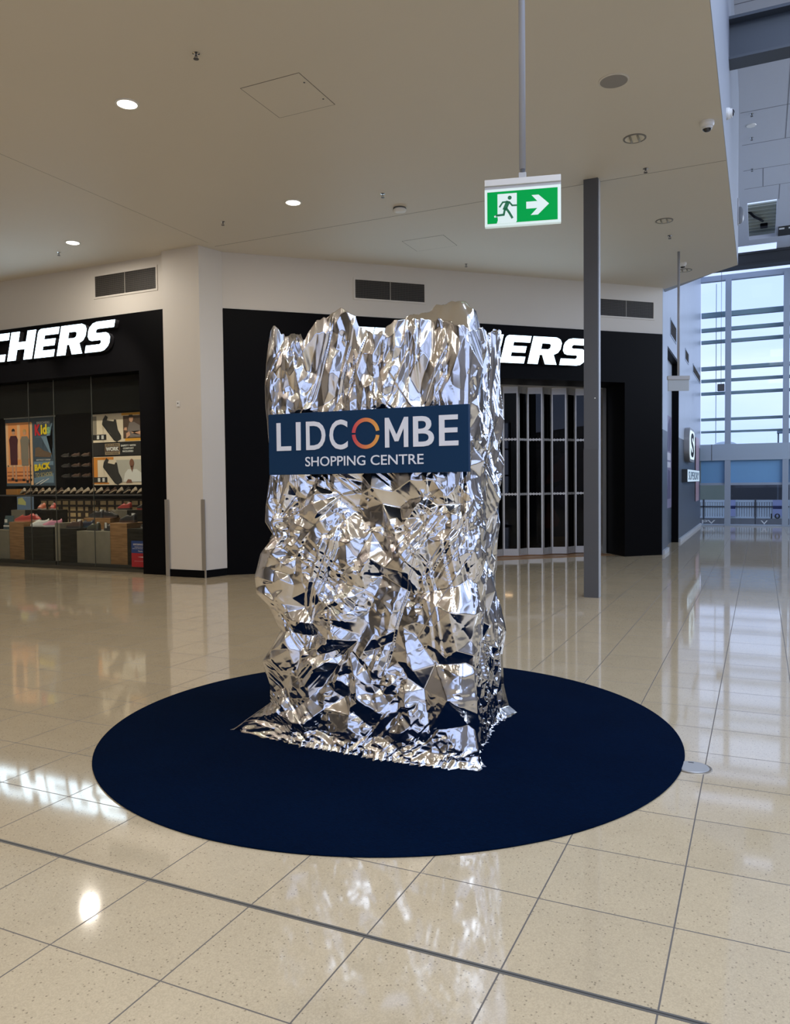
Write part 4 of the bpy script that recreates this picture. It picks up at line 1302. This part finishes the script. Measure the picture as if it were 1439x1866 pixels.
def rrect(x0, x1, z0, z1, r, n=8):
    out = []
    for cx, cz, a in ((x1 - r, z1 - r, 0), (x0 + r, z1 - r, 90), (x0 + r, z0 + r, 180), (x1 - r, z0 + r, 270)):
        out += [(cx + r * math.cos(rad(a + 90 * i / n)), cz + r * math.sin(rad(a + 90 * i / n))) for i in range(n + 1)]
    return out


bm = bm_new(); slab_xz(bm, rrect(0, 1.95, 0, 0.95, 0.35), -0.14, -0.002); obj('plate', bm, mat('emblem_rim', (0.36, 0.36, 0.37), 0.35, 0.5), em)
bm = bm_new(); slab_xz(bm, rrect(0.12, 1.83, 0.07, 0.88, 0.30), -0.150, -0.14); obj('white_face', bm, mat('lit_emblem_face', (0.8, 0.9, 0.9), 0.4, emit=(0.75, 0.92, 0.93), strength=0.55), em)
text_fit('letter', 'S', 0.45, 1.5, 0.13, 0.82, -0.156, BLACK, em, 0.006, 0.03)
bs = thing('box_letter_sign', 'low white box letter sign projecting from the right wall under the S emblem', 'sign', (XR, 22.55, 1.56), PI / 2)
obj('box', bx(0, 4.5, -0.14, -0.002, 0, 0.35, 0.004), mat('sign_box_dark', (0.03, 0.035, 0.04), 0.5), bs)
obj('white_face', bx(0.02, 4.48, -0.146, -0.14, 0.01, 0.34), mat('lit_box_face', (0.7, 0.82, 0.9), 0.4, emit=(0.62, 0.80, 0.90), strength=0.40), bs)
text_fit('lettering', 'SUPERDRY', 0.3, 4.2, 0.06, 0.29, -0.152, mat('box_letter_blue', (0.10, 0.15, 0.21), 0.5), bs, 0.006, 0.0)

# ------------------------------------------------------------------ left shop: posters
def print_part(name, parent, polys, m, y=-0.004, d=0.003):
    for q in polys:
        o_ = obj(name, slab_xz(bm_new(), q, y, y + d), m, parent)
    return o_


def rect(x0, x1, z0, z1):
    return [(x0, z0), (x1, z0), (x1, z1), (x0, z1)]


PO = mat('poster_orange', (0.85, 0.32, 0.10), 0.45)
PO2 = mat('poster_light_orange', (0.85, 0.50, 0.26), 0.45)
PCREAM = mat('poster_cream', (0.72, 0.60, 0.44), 0.45)
PSKIN = mat('poster_skin', (0.62, 0.33, 0.20), 0.5)
PMAROON = mat('poster_maroon', (0.07, 0.012, 0.02), 0.5)
PGREY = mat('poster_grey', (0.24, 0.20, 0.15), 0.5)
PSLATE = mat('poster_slate', (0.055, 0.085, 0.115), 0.45)
PSLATE2 = mat('poster_pale_slate', (0.17, 0.26, 0.34), 0.45)
PYEL = mat('poster_bright_yellow', (0.86, 0.62, 0.02), 0.45)
PRED = mat('poster_bright_red', (0.60, 0.02, 0.03), 0.45)
PWHITE = mat('poster_print_white', (0.75, 0.72, 0.65), 0.45)
PBLACK = mat('poster_black', (0.015, 0.013, 0.012), 0.5)
PAMBER = mat('poster_amber', (0.78, 0.36, 0.03), 0.45)
PDARK = mat('poster_shoe_dark', (0.028, 0.026, 0.022), 0.5)

kp = thing('hanging_poster', 'large school shoe poster with two children, hung in the left shop window', 'poster', (-14.42, 11.60, 1.64))
W, H = 1.42, 1.40
obj('sheet', bx(0, W, 0, 0.012, 0, H), PSLATE, kp)
print_part('orange_scene', kp, [rect(0.02, 0.78, 0.06, H - 0.08)], PO)
print_part('pale_columns', kp, [rect(0.02, 0.09, 0.4, H - 0.1), rect(0.36, 0.44, 0.55, H - 0.12), rect(0.72, 0.80, 0.02, H - 0.1), rect(0.06, 0.75, 0.40, 0.44)], PO2, -0.006)
print_part('steps', kp, [rect(0.04, 0.76, 0.10, 0.15), rect(0.04, 0.76, 0.20, 0.23), rect(0.04, 0.76, 0.28, 0.30)], mat('poster_rust', (0.35, 0.09, 0.03), 0.5), -0.006)


def figure(x, top, sh, legc, nm):
    hd = [(x + 0.045 * math.cos(2 * PI * i / 14), top - 0.06 + 0.06 * math.sin(2 * PI * i / 14)) for i in range(14)]
    print_part(nm + '_skin', kp, [hd, [(x - 0.13, top - 0.62), (x - 0.10, top - 0.62), (x - 0.08, top - 0.35), (x - 0.12, top - 0.35)], [(x + 0.10, top - 0.6), (x + 0.13, top - 0.6), (x + 0.12, top - 0.35), (x + 0.08, top - 0.35)],
                                  rect(x - 0.07, x - 0.025, top - 1.02, top - 0.72), rect(x + 0.03, x + 0.075, top - 1.05, top - 0.72)], PSKIN, -0.009)
    print_part(nm + '_clothes', kp, [[(x - 0.08, top - 0.14), (x + 0.08, top - 0.14), (x + 0.13, top - 0.22), (x + 0.11, top - 0.38), (x + 0.10, top - 0.75), (x - 0.10, top - 0.75), (x - 0.11, top - 0.38), (x - 0.13, top - 0.22)]], sh, -0.012)
    print_part(nm + '_hair', kp, [[(x + 0.05 * math.cos(PI * i / 8), top - 0.05 + 0.06 * math.sin(PI * i / 8)) for i in range(9)]], PBLACK if nm == 'boy' else mat('poster_blonde', (0.55, 0.34, 0.12), 0.5), -0.012)
    print_part(nm + '_shoes', kp, [rect(x - 0.09, x - 0.02, top - 1.07, top - 1.02), rect(x + 0.02, x + 0.09, top - 1.10, top - 1.05)], PBLACK, -0.012)


figure(0.25, 1.19, PMAROON, PMAROON, 'boy')
figure(0.58, 1.17, PGREY, PGREY, 'girl')
print_part('pale_slate_shapes', kp, [[(0.84, 1.0), (1.05, 1.0), (1.36, 0.55), (1.38, 0.75), (1.2, 1.02), (1.38, 1.3), (1.3, 1.02)], rect(0.82, 1.38, 0.42, 0.50), [(0.82, 0.06), (1.38, 0.06), (1.38, 0.26), (0.82, 0.16)]], PSLATE2)
print_part('shoe_print', kp, [[(0.86, 0.60), (1.3, 0.58), (1.34, 0.66), (1.12, 0.72), (0.98, 0.80), (0.88, 0.78)]], mat('poster_shoe_brown', (0.16, 0.10, 0.06), 0.5), -0.006)
print_part('light_rays', kp, [[(0.84, 0.03), (0.88, 0.03), (1.12, 0.13), (1.08, 0.13)], [(0.96, 0.03), (1.0, 0.03), (1.26, 0.15), (1.22, 0.15)]], PWHITE, -0.006)
text_fit('brand_line', 'SKECHERS', 0.93, 1.30, 1.27, 1.315, -0.006, PWHITE, kp, 0.003, 0.02)
text_fit('red_letter', 'K', 0.88, 1.05, 1.03, 1.26, -0.010, PRED, kp, 0.003, 0.05)
text_fit('yellow_letters', 'id', 1.05, 1.22, 1.05, 1.26, -0.010, PYEL, kp, 0.003, 0.04)
text_fit('green_letter', 's', 1.22, 1.32, 1.06, 1.20, -0.010, mat('poster_green', (0.25, 0.45, 0.25), 0.5), kp, 0.003, 0.04)
text_fit('small_print', 'LIGHTWEIGHT COMFORT', 0.90, 1.30, 0.515, 0.545, -0.006, PWHITE, kp, 0.003, 0.01)
text_fit('yellow_slogan', 'BACK', 0.84, 1.30, 0.30, 0.44, -0.008, PYEL, kp, 0.003, 0.06, 0.0, 0.05)
text_fit('pale_slogan', 'TO SCHOOL', 0.86, 1.36, 0.17, 0.26, -0.008, mat('poster_dull_gold', (0.42, 0.36, 0.17), 0.5), kp, 0.003, 0.02, 0.0, 0.03)
obj('top_rail', bx(-0.02, W + 0.02, -0.01, 0.02, H, H + 0.04), LTGREY, kp)
bm = bm_new(); tube(bm, [(0.05, 0, H + 0.04), (0.05, 0, 2.0)], 0.004, 6); tube(bm, [(W - 0.05, 0, H + 0.04), (W - 0.05, 0, 2.0)], 0.004, 6); obj('hanging_wire', bm, GREY, kp)


def work_poster(label, z, flip):
    t = thing('hanging_poster', label, 'poster', (-11.975, 11.60, z))
    W, H = 1.45, 0.555
    obj('sheet', bx(0, W, 0, 0.012, 0, H), mat('poster_sand', (0.80, 0.66, 0.48), 0.45), t)
    if not flip:
        print_part('amber_block', t, [rect(1.22, W - 0.002, 0.02, H - 0.003), rect(0.78, 1.22, H - 0.05, H - 0.003), rect(0.86, 1.22, 0.01, 0.06)], PAMBER)
        print_part('backdrop', t, [rect(0.82, 1.28, 0.06, H - 0.06)], mat('poster_brown_dark', (0.09, 0.05, 0.03), 0.5), -0.006)
        print_part('grey_block', t, [rect(0.0, 0.13, 0.16, H - 0.04)], PGREY)
        print_part('man_clothes', t, [[(0.98, 0.36), (1.10, 0.37), (1.24, 0.30), (1.26, 0.08), (0.98, 0.08), (0.93, 0.22)]], mat('poster_grey_shirt', (0.20, 0.16, 0.14), 0.5), -0.010)
        print_part('man_skin', t, [[(1.0 + 0.05 * math.cos(i * PI / 7) + 0.03, 0.43 + 0.065 * math.sin(i * PI / 7)) for i in range(14)], [(1.02, 0.19), (1.25, 0.12), (1.27, 0.20), (1.05, 0.15)], [(0.84, 0.22), (0.92, 0.21), (0.92, 0.27), (0.86, 0.27)], [(0.90, 0.06), (1.0, 0.12), (0.98, 0.19), (0.90, 0.16)]], PSKIN, -0.013)
        print_part('man_hair', t, [[(0.96, 0.46), (1.08, 0.46), (1.06, 0.51), (0.98, 0.51)]], PBLACK, -0.014)
    else:
        print_part('amber_block', t, [rect(0.0, 0.13, 0.14, H - 0.01), rect(0.13, 0.55, H - 0.06, H - 0.01), rect(0.0, 0.42, 0.02, 0.05)], mat('poster_deep_orange', (0.66, 0.24, 0.03), 0.45))
        print_part('pale_room', t, [rect(0.62, 1.36, 0.05, H - 0.07)], mat('poster_pale_room', (0.50, 0.46, 0.38), 0.5))
        print_part('woman_coat', t, [[(0.92, 0.30), (1.14, 0.30), (1.30, 0.20), (1.32, 0.06), (0.80, 0.06), (0.84, 0.22)]], PWHITE, -0.010)
        print_part('woman_skin', t, [[(1.02 + 0.055 * math.cos(i * PI / 7), 0.42 + 0.08 * math.sin(i * PI / 7)) for i in range(14)], [(0.98, 0.36), (1.06, 0.36), (1.03, 0.24)], [(0.86, 0.04), (1.02, 0.04), (1.0, 0.10), (0.92, 0.11)]], mat('poster_brown_skin', (0.22, 0.09, 0.05), 0.5), -0.013)
    sh = [(0.28, 0.36), (0.30, 0.44), (0.37, 0.53), (0.43, 0.49), (0.40, 0.43), (0.58, 0.40), (0.60, 0.44), (0.64, 0.43), (0.68, 0.24), (0.76, 0.12), (0.76, 0.05), (0.68, 0.02), (0.60, 0.05), (0.46, 0.20)]
    print_part('shoe_print', t, [sh], PDARK, -0.008)
    print_part('sole_line', t, [[(0.28, 0.35), (0.30, 0.36), (0.60, 0.05), (0.68, 0.02), (0.66, 0.0), (0.58, 0.03)]], PBLACK, -0.010)
    print_part('icon_block', t, [rect(0.0, 0.38, 0.05, 0.155)], PBLACK, -0.008)
    print_part('icon_print', t, [rect(0.14, 0.20, 0.065, 0.14), rect(0.26, 0.32, 0.065, 0.14)], PWHITE, -0.011)
    return t


work_poster('work shoe poster with an orange right edge, top one in the left shop window', 2.475, False)
work_poster('work shoe poster with an orange left edge, bottom one in the left shop window', 1.640, True)
mp2 = thing('hanging_poster', 'black WORK band poster between the two work shoe posters', 'poster', (-11.975, 11.60, 2.212))
obj('sheet', bx(0, 1.45, 0, 0.012, 0, 0.25), PBLACK, mp2)
print_part('badge', mp2, [rect(0.34, 0.72, 0.02, 0.235)], mat('poster_tan', (0.42, 0.30, 0.17), 0.5))
print_part('badge_band', mp2, [rect(0.35, 0.71, 0.075, 0.185)], mat('poster_dark_brown', (0.08, 0.045, 0.03), 0.5), -0.007)
text_fit('badge_word', 'WORK', 0.365, 0.70, 0.09, 0.17, -0.010, PWHITE, mp2, 0.003, 0.05)
text_fit('badge_top_line', 'SKECHERS', 0.36, 0.70, 0.195, 0.225, -0.007, PBLACK, mp2, 0.003, 0.02)
text_fit('badge_bottom_line', 'FOOTWEAR', 0.37, 0.69, 0.032, 0.062, -0.007, PBLACK, mp2, 0.003, 0.02)
for z0, z1, s_, a, b in ((0.17, 0.205, 'SAFETY WITH', 0.75, 1.12), (0.115, 0.15, 'COMFORT', 0.80, 1.07), (0.06, 0.095, 'INCLUDED', 0.79, 1.06)):
    text_fit('slogan_line', s_, a, b, z0, z1, -0.004, PWHITE, mp2, 0.003, 0.03)
ws = thing('window_sticker', 'blue and red notice stuck low on the left shop glass beside the black pilaster', 'sticker', (-10.70, 11.262, 0.10))
obj('red_half', bx(0, 0.415, -0.003, 0, 0, 0.26), mat('sticker_red', (0.36, 0.012, 0.02), 0.4), ws)
obj('blue_half', bx(0, 0.415, -0.003, 0, 0.26, 0.49), mat('sticker_blue', (0.012, 0.045, 0.17), 0.4), ws)
for s_, a, b, z0, z1 in (('INFORMATION', 0.05, 0.38, 0.405, 0.44), ('shopping centre customers', 0.08, 0.37, 0.365, 0.385), ('please see staff inside the store', 0.03, 0.39, 0.335, 0.355), ('Thanks', 0.16, 0.27, 0.285, 0.31)):
    text_fit('blue_half_line', s_, a, b, z0, z1, -0.004, PWHITE, ws, 0.001, 0.0)
bm = bm_new(); slab_xz(bm, [(0.15, 0.19), (0.33, 0.20), (0.36, 0.16), (0.30, 0.155), (0.29, 0.18)], -0.005, -0.003); obj('logo_print', bm, PWHITE, ws)
text_fit('red_half_line', 'terms and conditions apply', 0.07, 0.38, 0.095, 0.125, -0.004, mat('sticker_pink', (0.55, 0.25, 0.26), 0.5), ws, 0.001, 0.0)

# ------------------------------------------------------------------ left shop: platforms and plinths
struct('trim_6', bx(-12.75, -10.30, 11.40, 12.95, 0, 0.105), mat('platform_dark', (0.022, 0.020, 0.014), 0.5))
struct('trim_7', bx(-17.5, -12.95, 11.50, 12.95, 0, 0.100), MATS['platform_dark'])
PL = [
    ('concrete plinth at the far left of the left shop window', -14.95, -14.392, 11.60, 12.15, 0.10, 0.71, CONCRETE),
    ('wooden plinth under the red shoes at the left of the shop window', -14.385, -13.957, 11.60, 12.15, 0.10, 0.885, WOOD),
    ('black plinth under the white and pink shoes', -13.95, -13.11, 11.60, 12.15, 0.10, 0.79, DARKWOOD),
    ('slim pale plinth right of the white and pink shoes', -13.10, -12.955, 11.64, 12.10, 0.10, 0.875, CONCRETE),
    ('black plinth under the dark blue runner', -12.745, -12.298, 11.45, 12.0, 0.105, 0.78, DARKWOOD),
    ('concrete plinth at the middle of the right shop window bay', -12.292, -11.416, 11.45, 12.0, 0.105, 0.738, CONCRETE),
    ('wooden plinth carrying the black work shoe with a white tag', -11.411, -10.983, 11.45, 12.0, 0.105, 0.905, WOOD),
    ('black plinth behind the blue and red window notice', -10.976, -10.34, 11.45, 12.0, 0.105, 0.80, DARKWOOD),
    ('tall concrete plinth behind the red shoes', -15.20, -14.77, 12.32, 12.75, 0.10, 1.11, CONCRETE),
    ('tall black plinth in the back row under the small red shoes', -14.76, -13.935, 12.32, 12.75, 0.10, 1.11, DARKWOOD),
    ('long wooden plinth in the back row under the tagged black shoes', -12.72, -12.0, 12.05, 12.34, 0.105, 0.965, WOOD),
    ('tall concrete plinth in the back row of the right bay', -12.34, -11.885, 12.40, 12.75, 0.105, 1.12, CONCRETE),
    ('tall black plinth in the back row of the right bay', -11.88, -11.15, 12.40, 12.75, 0.105, 1.12, DARKWOOD),
]
for lab, x0, x1, y0, y1, z0, z1, m in PL:
    tag(obj('display_plinth', bx(-(x1 - x0) / 2, (x1 - x0) / 2, -(y1 - y0) / 2, (y1 - y0) / 2, 0, z1 - z0, 0.004), m, None, ((x0 + x1) / 2, (y0 + y1) / 2, z0)), lab, 'plinth', 'shop window plinths')


# ------------------------------------------------------------------ shoes
def shoe_shape(part):
    """a low shoe, heel at x=-0.5, toe at x=+0.5 of its length; lofted cross sections"""
    st = [  # x, half width, sole bottom, sole top, upper height
        (-0.50, 0.085, 0.02, 0.09, 0.30), (-0.47, 0.120, 0.0, 0.09, 0.36), (-0.38, 0.135, 0.0, 0.085, 0.37), (-0.24, 0.130, 0.0, 0.08, 0.33), (-0.10, 0.125, 0.0, 0.075, 0.34),
        (0.05, 0.140, 0.0, 0.07, 0.30), (0.20, 0.160, 0.0, 0.07, 0.235), (0.33, 0.165, 0.0, 0.07, 0.185), (0.43, 0.135, 0.01, 0.075, 0.155), (0.49, 0.075, 0.03, 0.08, 0.125)]
    bm = bm_new()
    rings = []
    n = 14
    for x, w, b, tp, hh in st:
        ring = []
        if part == 'sole':
            ww = w * 1.06
            for y, z in ((-ww, b), (-ww * 1.02, tp), (0, tp + 0.01), (ww * 1.02, tp), (ww, b), (0, b)):
                ring.append(bm.verts.new((x * 1.02, y, z)))
        else:
            for k in range(n):
                a = PI * k / (n - 1)
                e = 0.75
                yy = w * math.copysign(abs(math.cos(a)) ** e, math.cos(a)); zz = tp - 0.01 + (hh - tp + 0.01) * max(0.0, math.sin(a)) ** 0.75
                if x < 0 and x > -0.45 and 0.25 < k / (n - 1) < 0.75:
                    zz -= 0.10     # foot opening
                ring.append(bm.verts.new((x, yy, zz)))
        rings.append(ring)
    for a, b in zip(rings, rings[1:]):
        m = len(a)
        for k in range(m if part == 'sole' else m - 1):
            bm.faces.new((a[k], a[(k + 1) % m], b[(k + 1) % m], b[k]))
    for r in (rings[0], rings[-1]):
        bm.faces.new(r)
    return bm


def laces_shape():
    bm = bm_new()
    for i in range(4):
        x = 0.0 + i * 0.06; z = 0.325 - i * 0.028
        tube(bm, [(x, -0.07, z - 0.025), (x + 0.01, 0, z + 0.012), (x, 0.07, z - 0.025)], 0.011, 6)
    return bm


def shoe(label, loc, rz, length, upper, sole, tagc=None, group='shoes on the display plinths', pitch=0.0, parts=True):
    t = thing('shoe', label, 'shoe', loc, 0, group)
    t.rotation_euler = (0, pitch, rz)
    obj('upper', shoe_shape('upper'), upper, t, smooth=True)
    obj('sole', shoe_shape('sole'), sole, t)
    obj('laces', laces_shape(), sole if tagc is None else upper, t)
    if tagc:
        bm = bm_new(); box(bm, -0.30, -0.08, -0.152, -0.142, 0.12, 0.36); tag(obj('price_tag', bm, tagc, t), 'white price tag')
    t.scale = (length * 1.2, length * 1.2, length * 1.5)
    return t


SRED = mat('shoe_red', (0.40, 0.04, 0.03), 0.5); SWHITE = mat('shoe_white', (0.68, 0.66, 0.60), 0.5); SPINK = mat('shoe_pink', (0.62, 0.24, 0.32), 0.5)
SBLACK = mat('shoe_black', (0.014, 0.013, 0.013), 0.5); SBROWN = mat('shoe_brown', (0.07, 0.035, 0.022), 0.5); SNAVY = mat('shoe_navy', (0.012, 0.016, 0.035), 0.5)
STEAL = mat('shoe_teal', (0.03, 0.07, 0.09), 0.5); SORANGE = mat('shoe_coral', (0.55, 0.16, 0.09), 0.5); SOLED = mat('sole_dark', (0.04, 0.036, 0.032), 0.6); SOLEW = mat('sole_white', (0.62, 0.58, 0.52), 0.6)
STAN = mat('shoe_tan', (0.30, 0.20, 0.13), 0.5); SGREY = mat('shoe_grey', (0.26, 0.22, 0.18), 0.5); SPALE = mat('shoe_pale', (0.50, 0.43, 0.34), 0.5); SOLEP = mat('sole_pale', (0.46, 0.38, 0.28), 0.6)
TAGW = mat('white_tag', (0.75, 0.72, 0.66), 0.5)
shoe('red shoe on the left wooden plinth', (-14.20, 11.80, 0.886), rad(-160), 0.30, SRED, SORANGE)
shoe('coral-soled red shoe behind its pair on the left wooden plinth', (-14.07, 12.02, 0.886), rad(-20), 0.30, SRED, SOLEW)
shoe('white runner on the black plinth', (-13.68, 11.78, 0.791), rad(-150), 0.31, SWHITE, SOLEW)
shoe('pink runner with white sole on the black plinth', (-13.32, 11.78, 0.791), rad(-140), 0.31, SPINK, SOLEW)
shoe('small coral shoe on the tall black plinth at the left', (-14.45, 12.50, 1.111), rad(-60), 0.28, SORANGE, SOLEW)
shoe('dark red shoe at the right end of the tall black plinth', (-14.10, 12.5, 1.111), rad(-50), 0.28, SRED, SOLEW)
shoe('dark brown runner on the black plinth of the right bay', (-12.57, 11.66, 0.781), rad(-175), 0.31, SBROWN, SOLED, TAGW)
shoe('dark blue and teal runner beside the brown runner', (-12.48, 11.88, 0.781), rad(-170), 0.30, SNAVY, STEAL)
shoe('black work shoe with white tag on the long wooden plinth', (-12.50, 12.19, 0.966), rad(180), 0.31, SBLACK, SOLED, TAGW)
shoe('black work shoe standing on its toe at the right of the long wooden plinth', (-12.10, 12.19, 0.966), rad(0), 0.30, SBLACK, SBROWN)
shoe('dark olive shoe on the concrete plinth of the right bay', (-12.05, 11.66, 0.739), rad(170), 0.31, mat('shoe_olive', (0.05, 0.05, 0.03), 0.5), SOLED, TAGW)
shoe('black shoe with white tag at the right of the concrete plinth', (-11.62, 11.66, 0.739), rad(-20), 0.30, SBLACK, SOLED, TAGW)
shoe('black work shoe with white tag on the right wooden plinth', (-11.20, 11.72, 0.906), rad(180), 0.33, SBLACK, SBROWN, TAGW)
shoe('dark shoe with pale toe on the plinth beside the black pilaster', (-10.60, 11.70, 0.801), rad(-140), 0.33, SBLACK, SGREY)
shoe('dark red tagged shoe on the tall concrete plinth of the right bay', (-12.10, 12.57, 1.121), rad(180), 0.29, SRED, SOLED, TAGW)
shoe('dark shoe with red tag on the tall black plinth of the right bay', (-11.55, 12.57, 1.121), rad(185), 0.31, SBLACK, SRED, TAGW)
cs = thing('counter_card', 'small teal counter card standing at the left end of the shop window', 'card', (-14.68, 11.80, 0.711))
bm = bm_new(); box(bm, -0.13, 0.13, -0.005, 0.005, 0, 0.30); bmesh.ops.rotate(bm, verts=bm.verts, matrix=Matrix.Rotation(rad(-12), 3, 'X')); obj('card', bm, mat('card_teal', (0.06, 0.10, 0.11), 0.5), cs)
bm = bm_new(); slab_xz(bm, rect(-0.04, 0.04, 0.15, 0.22), -0.04, -0.035); slab_xz(bm, rect(-0.10, 0.10, 0.06, 0.09), -0.022, -0.017); obj('card_print', bm, PWHITE, cs)
cb = thing('carton', 'pale blue carton with a yellow print on the tall concrete plinth', 'carton', (-14.99, 12.53, 1.111))
obj('body', bx(-0.15, 0.15, -0.1, 0.1, 0, 0.29, 0.004), mat('carton_blue', (0.16, 0.24, 0.36), 0.5), cb)
bm = bm_new(); slab_xz(bm, [(-0.12, 0.12), (0.13, 0.10), (0.13, 0.17), (0.02, 0.27), (-0.11, 0.25)], -0.103, -0.1); obj('yellow_print', bm, mat('carton_yellow', (0.60, 0.58, 0.20), 0.5), cb)

# back shelf with its row of shoes
bsf = thing('back_shelf', 'long dark shelf carrying the row of shoes on the back wall of the left shop', 'shelf', (-15.5, 14.55, 1.385))
obj('board', bx(-3.0, 3.2, -0.22, 0.24, 0, 0.03), BOXDARK, bsf)
bm = bm_new()
box(bm, -3.0, 3.2, -0.228, -0.221, 0.0, 0.03)
obj('shelf_edge', bm, GREY2, bsf)
rnd = random.Random(4)
cols = [(SGREY, SOLEP, 'grey'), (SPALE, SOLEP, 'pale'), (SBROWN, SOLEP, 'brown'), (STAN, SOLEP, 'tan'), (SBLACK, SOLEP, 'black')]
up0, so0 = shoe_shape('upper'), shoe_shape('sole')
merged = {}


def small_shoe(cm, sm):
    key = (cm.name, sm.name)
    if key not in merged:
        bm = bm_new()
        for part, mi in (('upper', 0), ('sole', 1)):
            b2 = shoe_shape(part); tmp = bpy.data.meshes.new('tmp'); 
            for f in b2.faces:
                f.material_index = mi
            b2.to_mesh(tmp); b2.free(); bm.from_mesh(tmp); bpy.data.meshes.remove(tmp)
        bmesh.ops.recalc_face_normals(bm, faces=bm.faces)
        me = bpy.data.meshes.new('shoe'); bm.to_mesh(me); bm.free(); me.materials.append(cm); me.materials.append(sm)
        merged[key] = me
    return merged[key]


xs = [-17.45 + i * 0.222 for i in range(24)]
for i, x in enumerate(xs):
    cm, sm, cn = cols[rnd.choice([0, 0, 1, 1, 1, 2, 3, 4])]
    o = bpy.data.objects.new('shoe', small_shoe(cm, sm)); COL.objects.link(o)
    o.location = (x, 14.52, 1.416 + 0.05); o.rotation_euler = (0, rad(18), rad(180 + rnd.uniform(-22, -8)))
    o.scale = (0.27,) * 3
    tag(o, f'{cn} shoe, {ORD[i]} from the left on the long back shelf', 'shoe', 'shoes on the back shelf')
# dark shoes on the unlit wall above
k_ = 0
for r_, z in enumerate((1.86, 2.12, 2.38)):
    for c_, x in enumerate((-16.1, -15.75, -15.4)):
        o = thing('wall_shoe_rest', f'small clear rest, {ORD[c_]} from the left in the {("bottom", "middle", "top")[r_]} row of the dark shoe wall', 'shoe rest', (x, 14.80, z), 0, 'shoe rests on the dark wall')
        obj('plate', bx(-0.07, 0.07, -0.14, 0, -0.008, 0), mat('dull_steel', (0.3, 0.28, 0.26), 0.35, 0.8), o)
        s_ = bpy.data.objects.new('shoe', small_shoe(SBROWN if c_ else SBLACK, SOLED)); COL.objects.link(s_)
        s_.location = (x, 14.70, z + 0.001); s_.rotation_euler = (0, 0, rad(180)); s_.scale = (0.27,) * 3
        tag(s_, f'dark shoe, {ORD[c_]} from the left in the {("bottom", "middle", "top")[r_]} row of the dark shoe wall', 'shoe', 'shoes on the dark wall')
bm = bm_new(); box(bm, -0.21, 0.21, -0.12, 0.12, 0, 0.15, 0.004)
tag(obj('carton', bm, mat('carton_orange', (0.48, 0.22, 0.05), 0.5), None, (-17.9, 14.66, 1.416)), 'orange carton on the back shelf under the school shoe poster', 'carton')
# wall of shoe boxes under the shelf
bm = bm_new(); box(bm, -0.122, 0.122, -0.15, 0.15, 0, 0.149)
box(bm, -0.095, 0.085, -0.1525, -0.15, 0.012, 0.106, 0, 1)
pm = bpy.data.meshes.new('shoe_box'); bmesh.ops.recalc_face_normals(bm, faces=bm.faces); bm.to_mesh(pm); bm.free(); pm.materials.append(BOXDARK); pm.materials.append(CREAM)
bm = bm_new(); box(bm, -0.122, 0.122, -0.15, 0.15, 0, 0.149); box(bm, -0.095, 0.0, -0.1525, -0.15, 0.012, 0.106, 0, 1)
pm2 = bpy.data.meshes.new('shoe_box'); bmesh.ops.recalc_face_normals(bm, faces=bm.faces); bm.to_mesh(pm2); bm.free(); pm2.materials.append(BOXDARK); pm2.materials.append(CREAM)
NC, NR, PX, PZ = 15, 6, 0.253, 0.150
tag(obj('box_cabinet', bx(-NC * PX / 2, NC * PX / 2, -0.15, 0.15, 0, 0.40), VOID, None, (-14.85, 14.60, 0)), 'low black cabinet under the stacked shoe boxes in the left shop', 'cabinet')
for r_ in range(NR):
    for c_ in range(NC):
        wide = rnd.random() < 0.72
        o = bpy.data.objects.new('shoe_box', pm if wide else pm2); COL.objects.link(o)
        o.location = (-14.85 - NC * PX / 2 + (c_ + 0.5) * PX, 14.60, 0.401 + (NR - 1 - r_) * PZ)
        tag(o, f'shoe box, {ORD[r_]} row down and {ORD[c_]} column from the left in the box wall', 'shoe box', 'stacked shoe boxes')

# lamps inside the left shop
for x in (-17.0, -15.2, -13.4, -11.6):
    lamp('shop_lamp', (x, 13.4, 3.95), 'AREA', 34, (1.0, 0.84, 0.62), 0.25)
# one low warm lamp just inside the folding door
p = w2p(6.3, RD + 0.5); lamp('shop_lamp', (*p, 0.9), 'AREA', 3.0, (1.0, 0.62, 0.30), 0.25)
